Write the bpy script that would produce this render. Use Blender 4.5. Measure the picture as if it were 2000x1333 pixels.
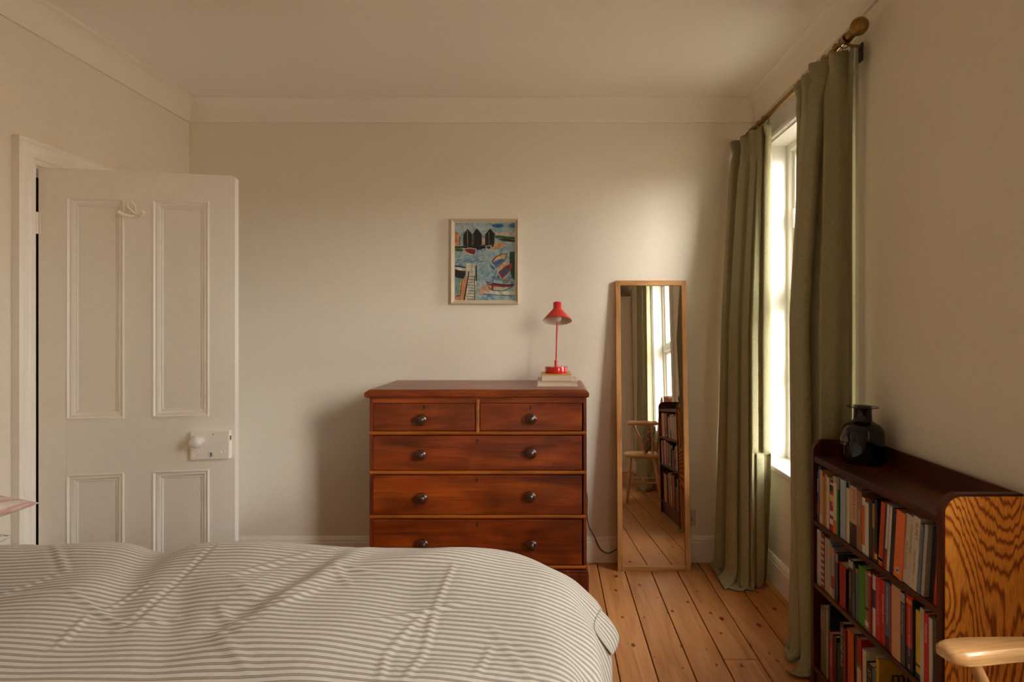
import bpy, bmesh, math, random
from mathutils import Vector, Matrix, noise as mnoise

# ------------------------------------------------------------------ clear
for o in list(bpy.data.objects):
    bpy.data.objects.remove(o, do_unlink=True)
scene = bpy.context.scene
COL = scene.collection
random.seed(7)

# ------------------------------------------------------------------ camera, sky, exposure
EYE = 1.32
cd = bpy.data.cameras.new('camera')
cam = bpy.data.objects.new('camera', cd)
COL.objects.link(cam)
cam.location = (0, 0, EYE)
cam.rotation_euler = (math.pi / 2, 0, 0)
cd.sensor_fit = 'HORIZONTAL'
cd.sensor_width = 36.0
cd.lens = 36.0 * 1101.0 / 2000.0
cd.shift_x = -75.0 / 2000.0
cd.shift_y = -23.5 / 2000.0
cd.clip_start = 0.02
scene.camera = cam

world = bpy.data.worlds.new('overcast_sky')
scene.world = world
world.use_nodes = True
wn = world.node_tree.nodes
wl = world.node_tree.links
bg = wn['Background']
bg.inputs['Color'].default_value = (0.945, 0.975, 0.985, 1)
bg.inputs['Strength'].default_value = 14.6

scene.view_settings.view_transform = 'Standard'
scene.view_settings.look = 'None'
scene.view_settings.gamma = 1.0
scene.view_settings.use_curve_mapping = False
scene.view_settings.exposure = 0.13
scene.cycles.use_denoising = True
scene.cycles.max_bounces = 14
scene.cycles.diffuse_bounces = 8
scene.cycles.glossy_bounces = 6
scene.cycles.transmission_bounces = 10
scene.cycles.transparent_max_bounces = 16
scene.cycles.caustics_reflective = False
scene.cycles.caustics_refractive = False

# room and window measures (metres; x right, y into the picture, z up)
XL, XR, YB, YR, ZC = -2.05, 1.168, 3.2, -2.05, 2.613
W1, W2 = (2.20, 3.03), (0.10, 1.0)
ZS, ZH = 0.63, 2.31
REVEAL = 0.13

def portal(y0, y1):
    ld = bpy.data.lights.new('sky_portal', 'AREA')
    ld.shape = 'RECTANGLE'
    ld.size, ld.size_y = ZH - ZS, y1 - y0
    ld.cycles.is_portal = True
    o = bpy.data.objects.new('sky_portal', ld)
    COL.objects.link(o)
    o.location = (XR + REVEAL + 0.075, (y0 + y1) / 2, (ZS + ZH) / 2)
    o.rotation_euler = (0, math.pi / 2, 0)      # shines towards -x, into the room
portal(*W1)
portal(*W2)

sd_ = bpy.data.lights.new('hazy_sun', 'SUN')          # low sun behind thin cloud
sd_.energy = 5.0
sd_.angle = math.radians(25)
sd_.color = (1.0, 0.97, 0.90)
sun = bpy.data.objects.new('hazy_sun', sd_)
COL.objects.link(sun)
sun.rotation_euler = Vector((-0.64, 0.75, -0.19)).to_track_quat('-Z', 'Y').to_euler()
sun.location = (8, -10, 6)

# ------------------------------------------------------------------ helpers
def tag(o, label=None, cat=None, group=None, kind=None):
    if label: o['label'] = label
    if cat: o['category'] = cat
    if group: o['group'] = group
    if kind: o['kind'] = kind
    return o

def empty(name, loc=(0, 0, 0), rz=0.0, parent=None):
    o = bpy.data.objects.new(name, None)
    o.empty_display_size = 0.05
    COL.objects.link(o)
    o.location = loc
    o.rotation_euler = (0, 0, rz)
    if parent: o.parent = parent
    return o

def thing(name, label, cat, loc=(0, 0, 0), rz=0.0, group=None):
    return tag(empty(name, loc, rz), label, cat, group)

class MB:
    """collects geometry of ONE part"""
    def __init__(s):
        s.bm = bmesh.new()
        s.uv = None
    def add(s, verts, faces, mi=0):
        vs = [s.bm.verts.new(v) for v in verts]
        for f in faces:
            try:
                fc = s.bm.faces.new([vs[i] for i in f])
                fc.material_index = mi
            except ValueError:
                pass
        return vs
    def box(s, x0, x1, y0, y1, z0, z1, bev=0.0, seg=1, mi=0):
        b = bmesh.new()
        vs = [b.verts.new((x, y, z)) for x in (x0, x1) for y in (y0, y1) for z in (z0, z1)]
        for f in ((0, 1, 3, 2), (4, 6, 7, 5), (0, 4, 5, 1), (2, 3, 7, 6), (0, 2, 6, 4), (1, 5, 7, 3)):
            b.faces.new([vs[i] for i in f])
        if bev > 0:
            bmesh.ops.bevel(b, geom=list(b.edges), offset=bev, segments=seg, profile=0.6, affect='EDGES')
        s.join(b, mi)
        return s
    def join(s, b, mi=0):
        b.verts.index_update()
        s.add([v.co.copy() for v in b.verts], [[v.index for v in f.verts] for f in b.faces], mi)
        b.free()
    def lathe(s, prof, n=32, c=(0, 0, 0), axis='Z', closed=False, mi=0):
        """prof: list of (r, h)"""
        verts, faces = [], []
        m = len(prof)
        for i in range(n):
            a = 2 * math.pi * i / n
            for r, h in prof:
                x, y, z = r * math.cos(a), r * math.sin(a), h
                if axis == 'X': x, y, z = z, x, y
                elif axis == 'Y': x, y, z = x, -z, y    # +h points to -y
                verts.append((c[0] + x, c[1] + y, c[2] + z))
        for i in range(n):
            j = (i + 1) % n
            for k in range(m - 1 + (1 if closed else 0)):
                k2 = (k + 1) % m
                faces.append((i * m + k, j * m + k, j * m + k2, i * m + k2))
        if not closed:
            if prof[0][0] > 1e-5: faces.append([i * m for i in range(n)][::-1])
            if prof[-1][0] > 1e-5: faces.append([i * m + m - 1 for i in range(n)])
        s.add(verts, faces, mi)
        bmesh.ops.remove_doubles(s.bm, verts=list(s.bm.verts), dist=1e-6)
        return s
    def tube(s, pts, rad, n=10, cap=True, mi=0):
        pts = [Vector(p) for p in pts]
        if not hasattr(rad, '__len__'): rad = [rad] * len(pts)
        rings = []
        t0 = (pts[1] - pts[0]).normalized()
        ref = Vector((0, 0, 1)) if abs(t0.z) < 0.9 else Vector((1, 0, 0))
        u = t0.cross(ref).normalized()
        for i, p in enumerate(pts):
            if i == 0: t = pts[1] - p
            elif i == len(pts) - 1: t = p - pts[i - 1]
            else: t = pts[i + 1] - pts[i - 1]
            t.normalize()
            u = (u - t * u.dot(t)).normalized()
            v = t.cross(u)
            rings.append([p + (u * math.cos(2 * math.pi * k / n) + v * math.sin(2 * math.pi * k / n)) * rad[i] for k in range(n)])
        verts = [q for r in rings for q in r]
        faces = []
        for i in range(len(pts) - 1):
            for k in range(n):
                k2 = (k + 1) % n
                faces.append((i * n + k, i * n + k2, (i + 1) * n + k2, (i + 1) * n + k))
        if cap:
            faces.append(list(range(n))[::-1])
            faces.append([(len(pts) - 1) * n + k for k in range(n)])
        s.add(verts, faces, mi)
        return s
    def prism(s, poly, a0, a1, axis='Y', mi=0):
        """poly: 2D outline; extruded from a0 to a1 along axis. X: (y,z), Y: (x,z), Z: (x,y)"""
        n = len(poly)
        def P(p, a):
            return {'X': (a, p[0], p[1]), 'Y': (p[0], a, p[1]), 'Z': (p[0], p[1], a)}[axis]
        verts = [P(p, a0) for p in poly] + [P(p, a1) for p in poly]
        faces = [(i, (i + 1) % n, n + (i + 1) % n, n + i) for i in range(n)]
        faces += [list(range(n))[::-1], [n + i for i in range(n)]]
        s.add(verts, faces, mi)
        return s
    def ring(s, x0, x1, z0, z1, prof, y=0.0, plane='XZ', mi=0):
        """mitred rectangular ring; prof: list of (inset, y offset) going round a closed profile"""
        verts, faces = [], []
        m = len(prof)
        for cx, cz, sx, sz in ((x0, z0, 1, 1), (x1, z0, -1, 1), (x1, z1, -1, -1), (x0, z1, 1, -1)):
            for ins, d in prof:
                a, b, c = cx + sx * ins, y + d, cz + sz * ins
                verts.append((a, b, c) if plane == 'XZ' else (b, a, c))
        for i in range(4):
            j = (i + 1) % 4
            for k in range(m):
                k2 = (k + 1) % m
                faces.append((i * m + k, j * m + k, j * m + k2, i * m + k2))
        s.add(verts, faces, mi)
        return s
    def build(s, name, mat, parent=None, smooth=False, loc=None, angle=35):
        bmesh.ops.recalc_face_normals(s.bm, faces=list(s.bm.faces))
        me = bpy.data.meshes.new(name)
        s.bm.to_mesh(me)
        s.bm.free()
        for m in (mat if isinstance(mat, (list, tuple)) else [mat]):
            me.materials.append(m)
        if smooth:
            for p in me.polygons: p.use_smooth = True
            me.set_sharp_from_angle(angle=math.radians(angle))
        o = bpy.data.objects.new(name, me)
        COL.objects.link(o)
        if parent: o.parent = parent
        if loc: o.location = loc
        return o

def grid_mesh(name, P, nu, nv, mat, parent=None, uv=None, solid=0.0, subs=0):
    """P(i,j)->Vector; uv(i,j)->(u,v)"""
    verts, faces = [], []
    for j in range(nv + 1):
        for i in range(nu + 1):
            verts.append(P(i, j))
    w = nu + 1
    for j in range(nv):
        for i in range(nu):
            faces.append((j * w + i, j * w + i + 1, (j + 1) * w + i + 1, (j + 1) * w + i))
    me = bpy.data.meshes.new(name)
    me.from_pydata(verts, [], faces)
    if uv:
        lay = me.uv_layers.new(name='cloth')
        vals = []
        for f in faces:
            for k in f:
                vals.extend(uv(k % w, k // w))
        lay.data.foreach_set('uv', vals)
    for p in me.polygons: p.use_smooth = True
    me.materials.append(mat)
    o = bpy.data.objects.new(name, me)
    COL.objects.link(o)
    if parent: o.parent = parent
    if solid:
        m = o.modifiers.new('thickness', 'SOLIDIFY')
        m.thickness = solid
        m.offset = 0
    return o

# ------------------------------------------------------------------ materials
def lin(r, g, b):
    f = lambda c: (c / 12.92 if c <= 0.04045 else ((c + 0.055) / 1.055) ** 2.4)
    return (f(r / 255), f(g / 255), f(b / 255), 1)

MATS = {}
class NT:
    def __init__(s, name):
        s.m = bpy.data.materials.new(name)
        s.m.use_nodes = True
        s.t = s.m.node_tree
        s.b = s.t.nodes['Principled BSDF']
    def n(s, typ, **kw):
        nd = s.t.nodes.new(typ)
        for k, v in kw.items():
            if k.startswith('_'): setattr(nd, k[1:], v)
            else: nd.inputs[k.replace('__', ' ')].default_value = v
        return nd
    def l(s, a, b): s.t.links.new(a, b)
    def coords(s, scale=(1, 1, 1), rnd=True, kind='Object'):
        tc = s.n('ShaderNodeTexCoord')
        mp = s.n('ShaderNodeMapping')
        mp.inputs['Scale'].default_value = scale
        s.l(tc.outputs[kind], mp.inputs['Vector'])
        out = mp.outputs['Vector']
        if rnd:
            oi = s.n('ShaderNodeObjectInfo')
            ml = s.n('ShaderNodeMath', _operation='MULTIPLY')
            ml.inputs[1].default_value = 57.0
            s.l(oi.outputs['Random'], ml.inputs[0])
            ad = s.n('ShaderNodeVectorMath', _operation='ADD')
            s.l(out, ad.inputs[0])
            s.l(ml.outputs[0], ad.inputs[1])
            out = ad.outputs[0]
        return out
    def noise(s, vec, scale=5, detail=4, rough=0.5, dist=0.0):
        nd = s.n('ShaderNodeTexNoise', Scale=scale, Detail=detail, Roughness=rough, Distortion=dist)
        s.l(vec, nd.inputs['Vector'])
        return nd.outputs['Fac']
    def ramp(s, fac, stops):
        r = s.n('ShaderNodeValToRGB')
        e = r.color_ramp.elements
        while len(e) < len(stops): e.new(0.5)
        for k, (p, c) in enumerate(stops):
            e[k].position = p
            e[k].color = c if len(c) == 4 else (*c, 1)
        s.l(fac, r.inputs['Fac'])
        return r.outputs['Color']
    def mix(s, fac, a, b, mode='MIX'):
        m = s.n('ShaderNodeMix', _data_type='RGBA', _blend_type=mode)
        for sock, v in ((m.inputs[0], fac), (m.inputs[6], a), (m.inputs[7], b)):
            if isinstance(v, (float, int)): sock.default_value = v
            elif isinstance(v, tuple): sock.default_value = v
            else: s.l(v, sock)
        return m.outputs[2]
    def bump(s, h, strength=0.2, dist=0.002):
        b = s.n('ShaderNodeBump', Strength=strength, Distance=dist)
        s.l(h, b.inputs['Height'])
        s.l(b.outputs['Normal'], s.b.inputs['Normal'])

def plain(name, col, rough=0.5, var=0.06, bump=0.0, scale=30, metal=0.0, coat=0.0, emit=None, stretch=(1, 1, 1)):
    if name in MATS: return MATS[name]
    t = NT(name)
    v = t.coords(stretch)
    f = t.noise(v, scale, 3)
    d = tuple(c * (1 - var) for c in col[:3]) + (1,)
    u = tuple(min(1, c * (1 + var)) for c in col[:3]) + (1,)
    t.l(t.ramp(f, [(0.3, d), (0.7, u)]), t.b.inputs['Base Color'])
    t.b.inputs['Roughness'].default_value = rough
    t.b.inputs['Metallic'].default_value = metal
    t.b.inputs['Coat Weight'].default_value = coat
    if bump: t.bump(f, bump, 0.001)
    MATS[name] = t.m
    return t.m

def wood(name, dark, mid, light, axis='X', scale=1.0, rough=0.35, coat=0.0, blotch=0.5, bump=0.05, figure=10):
    t = NT(name)
    st = {'X': (0.12, 1, 1), 'Y': (1, 0.12, 1), 'Z': (1, 1, 0.12)}[axis]
    v = t.coords(tuple(c * scale for c in st))
    n1 = t.noise(v, figure, 5, 0.6, 1.2)
    v2 = t.coords(tuple(c * scale for c in {'X': (0.03, 1, 1), 'Y': (1, 0.03, 1), 'Z': (1, 1, 0.03)}[axis]))
    n2 = t.noise(v2, 150, 3, 0.6)
    v3 = t.coords(tuple(c * scale for c in {'X': (0.5, 1, 1), 'Y': (1, 0.5, 1), 'Z': (1, 1, 0.5)}[axis]))
    n3 = t.noise(v3, 4.5, 3, 0.55, 0.8)
    c1 = t.ramp(n1, [(0.28, dark), (0.5, mid), (0.75, light)])
    c2 = t.ramp(n2, [(0.35, (0.55, 0.55, 0.55)), (0.6, (1, 1, 1))])
    c3 = t.ramp(n3, [(0.3, (1 - blotch, 1 - blotch, 1 - blotch)), (0.62, (1, 1, 1))])
    c = t.mix(0.6, c1, c2, 'MULTIPLY')
    c = t.mix(1.0, c, c3, 'MULTIPLY')
    t.l(c, t.b.inputs['Base Color'])
    t.b.inputs['Roughness'].default_value = rough
    t.b.inputs['Coat Weight'].default_value = coat
    t.b.inputs['Coat Roughness'].default_value = 0.25
    t.b.inputs['Specular IOR Level'].default_value = 0.5 if coat > 0.1 or rough < 0.4 else 0.28
    t.bump(n2, bump, 0.001)
    MATS[name] = t.m
    return t.m

WALL = plain('wall_paint', (0.79, 0.71, 0.575, 1), 0.85, 0.02, 0.06, 60)
CEIL = plain('ceiling_paint', (0.84, 0.76, 0.635, 1), 0.9, 0.015, 0.04, 50)
WHITE = plain('white_gloss_paint', (0.88, 0.82, 0.71, 1), 0.42, 0.02, 0.05, 40)
FRAMEW = plain('window_white', (0.74, 0.71, 0.64, 1), 0.35, 0.01)
PORCELAIN = plain('porcelain', (0.76, 0.73, 0.66, 1), 0.15, 0.01, coat=0.5)
BLACK = plain('matte_black', (0.012, 0.010, 0.009, 1), 0.6, 0.1)
HALL = plain('hallway_shade_wall', (0.10, 0.075, 0.05, 1), 0.9, 0.05)  # dark colour stands in for the shade of the unlit hallway
STEEL = plain('dark_steel', (0.12, 0.11, 0.10, 1), 0.35, 0.1, metal=1.0)
BRASS = plain('aged_brass', lin(150, 118, 66), 0.28, 0.15, metal=1.0, scale=60)
MAHOG = wood('mahogany', lin(92, 30, 4), lin(148, 60, 10), lin(188, 92, 22), 'X', 1.0, 0.34, 0.2, 0.55)
MAHOGZ = wood('mahogany_upright', lin(80, 28, 5), lin(126, 50, 10), lin(160, 74, 18), 'Z', 1.0, 0.36, 0.15, 0.5)
RAILW = wood('mahogany_rail', lin(130, 62, 14), lin(176, 92, 26), lin(200, 114, 38), 'X', 1.0, 0.3, 0.3, 0.35)
KNOBW = plain('knob_wood', lin(70, 34, 18), 0.22, 0.3, coat=0.4, scale=40)
DARKOAK = wood('shaded_dark_wood', lin(50, 20, 6), lin(86, 38, 12), lin(122, 64, 22), 'Y', 1.2, 0.42, 0.04, 0.5)  # dark bookcase wood, with the shade on its parts put into the colour
DARKOAKZ = wood('shaded_dark_upright', lin(48, 18, 6), lin(84, 34, 11), lin(112, 52, 18), 'Z', 1.2, 0.42, 0.04, 0.5)  # same wood and painted-in shade, grain running upright
MIRROROAK = wood('pale_oak', lin(168, 112, 60), lin(196, 140, 82), lin(214, 162, 104), 'Z', 2.0, 0.42, 0.0, 0.12)
BEECH = wood('pale_beech', lin(196, 138, 80), lin(214, 160, 100), lin(226, 176, 118), 'X', 2.0, 0.3, 0.3, 0.15)
BEECHZ = wood('pale_beech_upright', lin(180, 118, 62), lin(204, 146, 88), lin(220, 166, 108), 'Z', 2.0, 0.3, 0.3, 0.15)

def pine():
    t = NT('pine_boards')
    v = t.coords((1, 0.10, 1))
    n1 = t.noise(v, 16, 5, 0.6, 1.6)
    v2 = t.coords((1, 0.02, 1))
    n2 = t.noise(v2, 190, 3, 0.6)
    oi = t.n('ShaderNodeObjectInfo')
    c1 = t.ramp(n1, [(0.25, lin(164, 101, 52)), (0.5, lin(194, 130, 74)), (0.78, lin(209, 150, 92))])
    c2 = t.ramp(n2, [(0.3, (0.72, 0.68, 0.62)), (0.6, (1, 1, 1))])
    c = t.mix(0.55, c1, c2, 'MULTIPLY')
    tone = t.ramp(oi.outputs['Random'], [(0.0, (0.80, 0.78, 0.74)), (0.5, (1, 1, 1)), (1.0, (1.0, 0.93, 0.84))])
    c = t.mix(1.0, c, tone, 'MULTIPLY')
    # knots: small dark ellipses with a brown halo
    vk = t.coords((10.5, 6.5, 1.0))
    nk = t.n('ShaderNodeTexNoise', Scale=3.0, Detail=2.0)
    t.l(vk, nk.inputs['Vector'])
    vm = t.n('ShaderNodeVectorMath', _operation='MULTIPLY_ADD')
    vm.inputs[1].default_value = (0.12, 0.12, 0.0)
    t.l(nk.outputs['Color'], vm.inputs[0])
    t.l(vk, vm.inputs[2])
    vo = t.n('ShaderNodeTexVoronoi', _voronoi_dimensions='2D', Scale=1.0, Randomness=1.0)
    t.l(vm.outputs[0], vo.inputs['Vector'])
    sz = t.n('ShaderNodeSeparateColor')
    t.l(vo.outputs['Color'], sz.inputs[0])
    th = t.n('ShaderNodeMapRange')
    th.inputs['From Min'].default_value = 0.12
    th.inputs['To Min'].default_value = 0.0
    th.inputs['To Max'].default_value = 0.125
    t.l(sz.outputs[0], th.inputs['Value'])
    dv = t.n('ShaderNodeMath', _operation='DIVIDE')
    t.l(vo.outputs['Distance'], dv.inputs[0])
    mx = t.n('ShaderNodeMath', _operation='MAXIMUM')
    mx.inputs[1].default_value = 0.001
    t.l(th.outputs[0], mx.inputs[0])
    t.l(mx.outputs[0], dv.inputs[1])
    half = t.n('ShaderNodeMath', _operation='MULTIPLY')
    half.inputs[1].default_value = 0.5
    t.l(dv.outputs[0], half.inputs[0])
    kn = t.ramp(half.outputs[0], [(0.0, (0.22, 0.13, 0.08)), (0.33, (0.36, 0.22, 0.13)), (0.5, (0.85, 0.76, 0.66)), (0.62, (1, 1, 1))])
    c = t.mix(1.0, c, kn, 'MULTIPLY')
    t.l(c, t.b.inputs['Base Color'])
    rr = t.ramp(n1, [(0.2, (0.30,) * 3), (0.8, (0.44,) * 3)])
    t.l(rr, t.b.inputs['Roughness'])
    t.bump(n2, 0.12, 0.001)
    return t.m
PINE = pine()

def oak_veneer():
    t = NT('figured_oak_veneer')
    v = t.coords((1.1, 1, 0.27), rnd=False)
    n1 = t.noise(v, 5.4, 1.2, 0.4, 0.3)
    v2 = t.coords((1, 1, 0.10), rnd=False)
    n2 = t.noise(v2, 120, 2, 0.5)
    k = t.n('ShaderNodeMath', _operation='MULTIPLY'); k.inputs[1].default_value = 210.0
    t.l(n1, k.inputs[0])
    k2 = t.n('ShaderNodeMath', _operation='MULTIPLY'); k2.inputs[1].default_value = 7.0
    t.l(n2, k2.inputs[0])
    ad = t.n('ShaderNodeMath', _operation='ADD')
    t.l(k.outputs[0], ad.inputs[0]); t.l(k2.outputs[0], ad.inputs[1])
    sn = t.n('ShaderNodeMath', _operation='SINE')
    t.l(ad.outputs[0], sn.inputs[0])
    mr = t.n('ShaderNodeMapRange'); mr.inputs['From Min'].default_value = -1.0
    t.l(sn.outputs[0], mr.inputs['Value'])
    c1 = t.ramp(mr.outputs[0], [(0.0, lin(156, 76, 16)), (0.26, lin(228, 128, 34)), (0.58, lin(252, 168, 62))])
    n3 = t.noise(v2, 300, 2, 0.6)
    c2 = t.ramp(n3, [(0.35, (0.7, 0.66, 0.6)), (0.55, (1, 1, 1))])
    t.l(t.mix(0.7, c1, c2, 'MULTIPLY'), t.b.inputs['Base Color'])
    t.b.inputs['Roughness'].default_value = 0.38
    return t.m
OAKV = oak_veneer()

def linen():
    t = NT('olive_linen')
    v = t.coords((1, 1, 1), rnd=False, kind='UV')
    wv = t.coords((900, 30, 1), rnd=False, kind='UV')
    wh = t.coords((30, 900, 1), rnd=False, kind='UV')
    a = t.noise(wv, 1.0, 2, 0.6)
    b = t.noise(wh, 1.0, 2, 0.6)
    ab = t.n('ShaderNodeMath', _operation='ADD')
    t.l(a, ab.inputs[0]); t.l(b, ab.inputs[1])
    hf = t.n('ShaderNodeMath', _operation='MULTIPLY'); hf.inputs[1].default_value = 0.5
    t.l(ab.outputs[0], hf.inputs[0])
    c = t.ramp(hf.outputs[0], [(0.36, lin(122, 115, 82)), (0.5, lin(154, 146, 108)), (0.66, lin(174, 166, 128))])
    t.l(c, t.b.inputs['Base Color'])
    t.b.inputs['Roughness'].default_value = 0.9
    t.b.inputs['Sheen Weight'].default_value = 0.15
    t.bump(hf.outputs[0], 0.25, 0.001)
    return t.m
LINEN = linen()

def ticking(name, light, dark, period, duty, axis=1, fold=0.12, scale2=60):
    t = NT(name)
    tc = t.n('ShaderNodeTexCoord')
    sp = t.n('ShaderNodeSeparateXYZ')
    t.l(tc.outputs['UV'], sp.inputs[0])
    ml = t.n('ShaderNodeMath', _operation='MULTIPLY'); ml.inputs[1].default_value = 1.0 / period
    t.l(sp.outputs[axis], ml.inputs[0])
    fr = t.n('ShaderNodeMath', _operation='FRACT')
    t.l(ml.outputs[0], fr.inputs[0])
    md = tuple((light[i] * 0.5 + dark[i] * 0.5) for i in range(3)) + (1,)
    e = 0.05
    c = t.ramp(fr.outputs[0], [(0.0, md), (e, dark), (duty * 0.30, dark), (duty * 0.42, md), (duty * 0.58, md), (duty * 0.7, dark), (duty - e, dark), (duty, light), (1.0 - e, light), (1.0, md)])
    v = t.coords((1, 1, 1), rnd=False, kind='UV')
    f = t.noise(v, scale2, 4, 0.6)
    w = t.ramp(f, [(0.3, (1 - fold,) * 3), (0.7, (1, 1, 1))])
    t.l(t.mix(1.0, c, w, 'MULTIPLY'), t.b.inputs['Base Color'])
    t.b.inputs['Roughness'].default_value = 0.92
    t.b.inputs['Sheen Weight'].default_value = 0.1
    f2 = t.noise(v, 420, 2, 0.6)
    t.bump(f2, 0.12, 0.001)
    return t.m
DUVETM = ticking('taupe_ticking_stripe', lin(226, 215, 198), lin(150, 137, 118), 0.0195, 0.44)
PINKM = ticking('pink_ticking_stripe', lin(212, 194, 182), lin(194, 152, 136), 0.024, 0.42, axis=0)

def simple_glass(name, tint=(1, 1, 1, 1), refl=0.06):
    """clear pane: see-through with a faint reflection"""
    m = bpy.data.materials.new(name)
    m.use_nodes = True
    t = m.node_tree
    t.nodes.clear()
    out = t.nodes.new('ShaderNodeOutputMaterial')
    mix = t.nodes.new('ShaderNodeMixShader')
    tr = t.nodes.new('ShaderNodeBsdfTransparent')
    gl = t.nodes.new('ShaderNodeBsdfGlossy')
    lw = t.nodes.new('ShaderNodeLayerWeight')
    lw.inputs['Blend'].default_value = 0.5
    pw = t.nodes.new('ShaderNodeMath'); pw.operation = 'POWER'; pw.inputs[1].default_value = 5.0
    fr = t.nodes.new('ShaderNodeMath'); fr.operation = 'MULTIPLY_ADD'; fr.inputs[1].default_value = 0.5; fr.inputs[2].default_value = 0.03
    t.links.new(lw.outputs['Facing'], pw.inputs[0])
    t.links.new(pw.outputs[0], fr.inputs[0])
    tr.inputs['Color'].default_value = tint
    gl.inputs['Roughness'].default_value = 0.02
    t.links.new(fr.outputs[0], mix.inputs[0])
    t.links.new(tr.outputs[0], mix.inputs[1])
    t.links.new(gl.outputs[0], mix.inputs[2])
    t.links.new(mix.outputs[0], out.inputs['Surface'])
    return m
PANE = simple_glass('window_glass')

def flat(name, rgb, rough=0.6):
    return plain('c_' + name, lin(*rgb), rough, 0.05, scale=80)
# ================================================================== THE ROOM
S = lambda o: tag(o, kind='structure')

# ---- floor: dark joists' void below, every board a plank of its own
m = MB(); m.box(XL - 0.02, XR + 0.02, YR - 0.02, YB + 0.02, -0.06, -0.024)
floor = S(m.build('floor', plain('under_floor', (0.012, 0.008, 0.006, 1), 0.9)))
PITCH, GAP = 0.1425, 0.0042
rng = random.Random(3)
k0 = int(math.floor((XL - 0.263) / PITCH))
k1 = int(math.ceil((XR - 0.263) / PITCH))
def plank(x0, x1, y0, y1, dz):
    if x1 - x0 < 0.015: return
    m = MB(); m.box(-(x1 - x0) / 2, (x1 - x0) / 2, -(y1 - y0) / 2, (y1 - y0) / 2, -0.022, 0, 0.0015)
    m.build('plank', PINE, floor, loc=((x0 + x1) / 2, (y0 + y1) / 2, dz))
for k in range(k0, k1):
    xa = max(XL, 0.263 + k * PITCH) + GAP / 2 * rng.uniform(0.6, 1.4)
    xb = min(XR, 0.263 + (k + 1) * PITCH) - GAP / 2 * rng.uniform(0.6, 1.4)
    cuts = {2: [2.255, -0.4], 3: [2.252, 0.2], 4: [0.9], 1: [-0.8]}.get(k, [rng.uniform(-0.6, 1.6)])
    if k == 2: cuts = [-0.4]
    ys = [YR] + sorted(cuts) + [YB]
    for a, b in zip(ys[:-1], ys[1:]):
        plank(xa, xb, a + 0.0015, b - 0.0015, -rng.uniform(0.0, 0.0008))

# ---- ceiling, walls
m = MB(); m.box(XL - 0.2, XR + 0.3, YR - 0.1, YB + 0.1, ZC, ZC + 0.1)
S(m.build('ceiling', CEIL))
m = MB(); m.box(XL - 0.15, XR + 0.28, YB, YB + 0.15, -0.1, ZC)
S(m.build('wall_back', WALL))
m = MB(); m.box(XL - 0.15, XR + 0.28, YR - 0.15, YR, -0.1, ZC)
S(m.build('wall_rear', WALL))
DY0, DY1, DZ = 2.232, 2.985, 1.972          # door opening in the left wall
m = MB()
m.box(XL - 0.12, XL, YR, DY0, -0.1, ZC)
m.box(XL - 0.12, XL, DY1, YB, -0.1, ZC)
m.box(XL - 0.12, XL, DY0, DY1, DZ, ZC)
S(m.build('wall_left', WALL))
m = MB()
XO = XR + 0.26
for a, b in ((YR, W2[0]), (W2[1], W1[0]), (W1[1], YB)):
    m.box(XR, XO, a, b, -0.1, ZC)
for a, b in (W1, W2):
    m.box(XR, XO, a, b, -0.1, ZS - 0.03)
    m.box(XR, XO, a, b, ZH, ZC)
S(m.build('wall_right', WALL))
# hallway beyond the door, its darkness put into the wall colour
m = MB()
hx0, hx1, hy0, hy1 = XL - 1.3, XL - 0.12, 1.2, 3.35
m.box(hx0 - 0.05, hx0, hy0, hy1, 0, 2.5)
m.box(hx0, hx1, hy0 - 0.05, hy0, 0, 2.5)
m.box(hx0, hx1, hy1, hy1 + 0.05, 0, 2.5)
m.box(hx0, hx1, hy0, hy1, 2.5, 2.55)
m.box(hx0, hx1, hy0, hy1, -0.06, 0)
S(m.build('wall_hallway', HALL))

# ---- cornice: concave cove with a small bead at both edges, mitred at the corners
CO, CDROP = 0.071, 0.122
prof = [(0.0, CDROP), (0.010, CDROP), (0.010, CDROP - 0.010)]
for i in range(0, 11):
    a = math.pi / 2 * i / 10
    prof.append((CO - 0.008 - (CO - 0.020) * math.cos(a), 0.010 + (CDROP - 0.024) * (1 - math.sin(a))))
prof += [(CO - 0.006, 0.008), (CO, 0.006), (CO, 0.0)]
def cornice(n, side):
    m = MB()
    P = lambda o, d, s: {
        'back': ((XL + o, YB - o, ZC - d), (XR - o, YB - o, ZC - d)),
        'rear': ((XL + o, YR + o, ZC - d), (XR - o, YR + o, ZC - d)),
        'left': ((XL + o, YR + o, ZC - d), (XL + o, YB - o, ZC - d)),
        'right': ((XR - o, YR + o, ZC - d), (XR - o, YB - o, ZC - d))}[side][s]
    vs = [P(o, d, 0) for o, d in prof] + [P(o, d, 1) for o, d in prof]
    n_ = len(prof)
    m.add(vs, [(i, i + 1, n_ + i + 1, n_ + i) for i in range(n_ - 1)])
    o = m.build('trim_%d' % n, CEIL, smooth=True, angle=40)
    # normals must look into the room
    return S(o)
for i, s_ in enumerate(('back', 'left', 'right', 'rear')): cornice(i + 1, s_)

# ---- skirting
BB = [(0, 0), (0.020, 0), (0.020, 0.112), (0.016, 0.118), (0.016, 0.128), (0.009, 0.142), (0, 0.146)]
def skirting(name, side, a0, a1):
    m = MB()
    if side == 'back': m.prism([(YB - p, z) for p, z in BB], a0, a1, 'X')
    elif side == 'rear': m.prism([(YR + p, z) for p, z in BB], a0, a1, 'X')
    elif side == 'left': m.prism([(XL + p, z) for p, z in BB], a0, a1, 'Y')
    else: m.prism([(XR - p, z) for p, z in BB], a0, a1, 'Y')
    return S(m.build(name, WHITE))
skirting('baseboard_back', 'back', XL, XR)
skirting('baseboard_left', 'left', YR, 2.14)
skirting('baseboard_right', 'right', YR, YB - 0.02)

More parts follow.
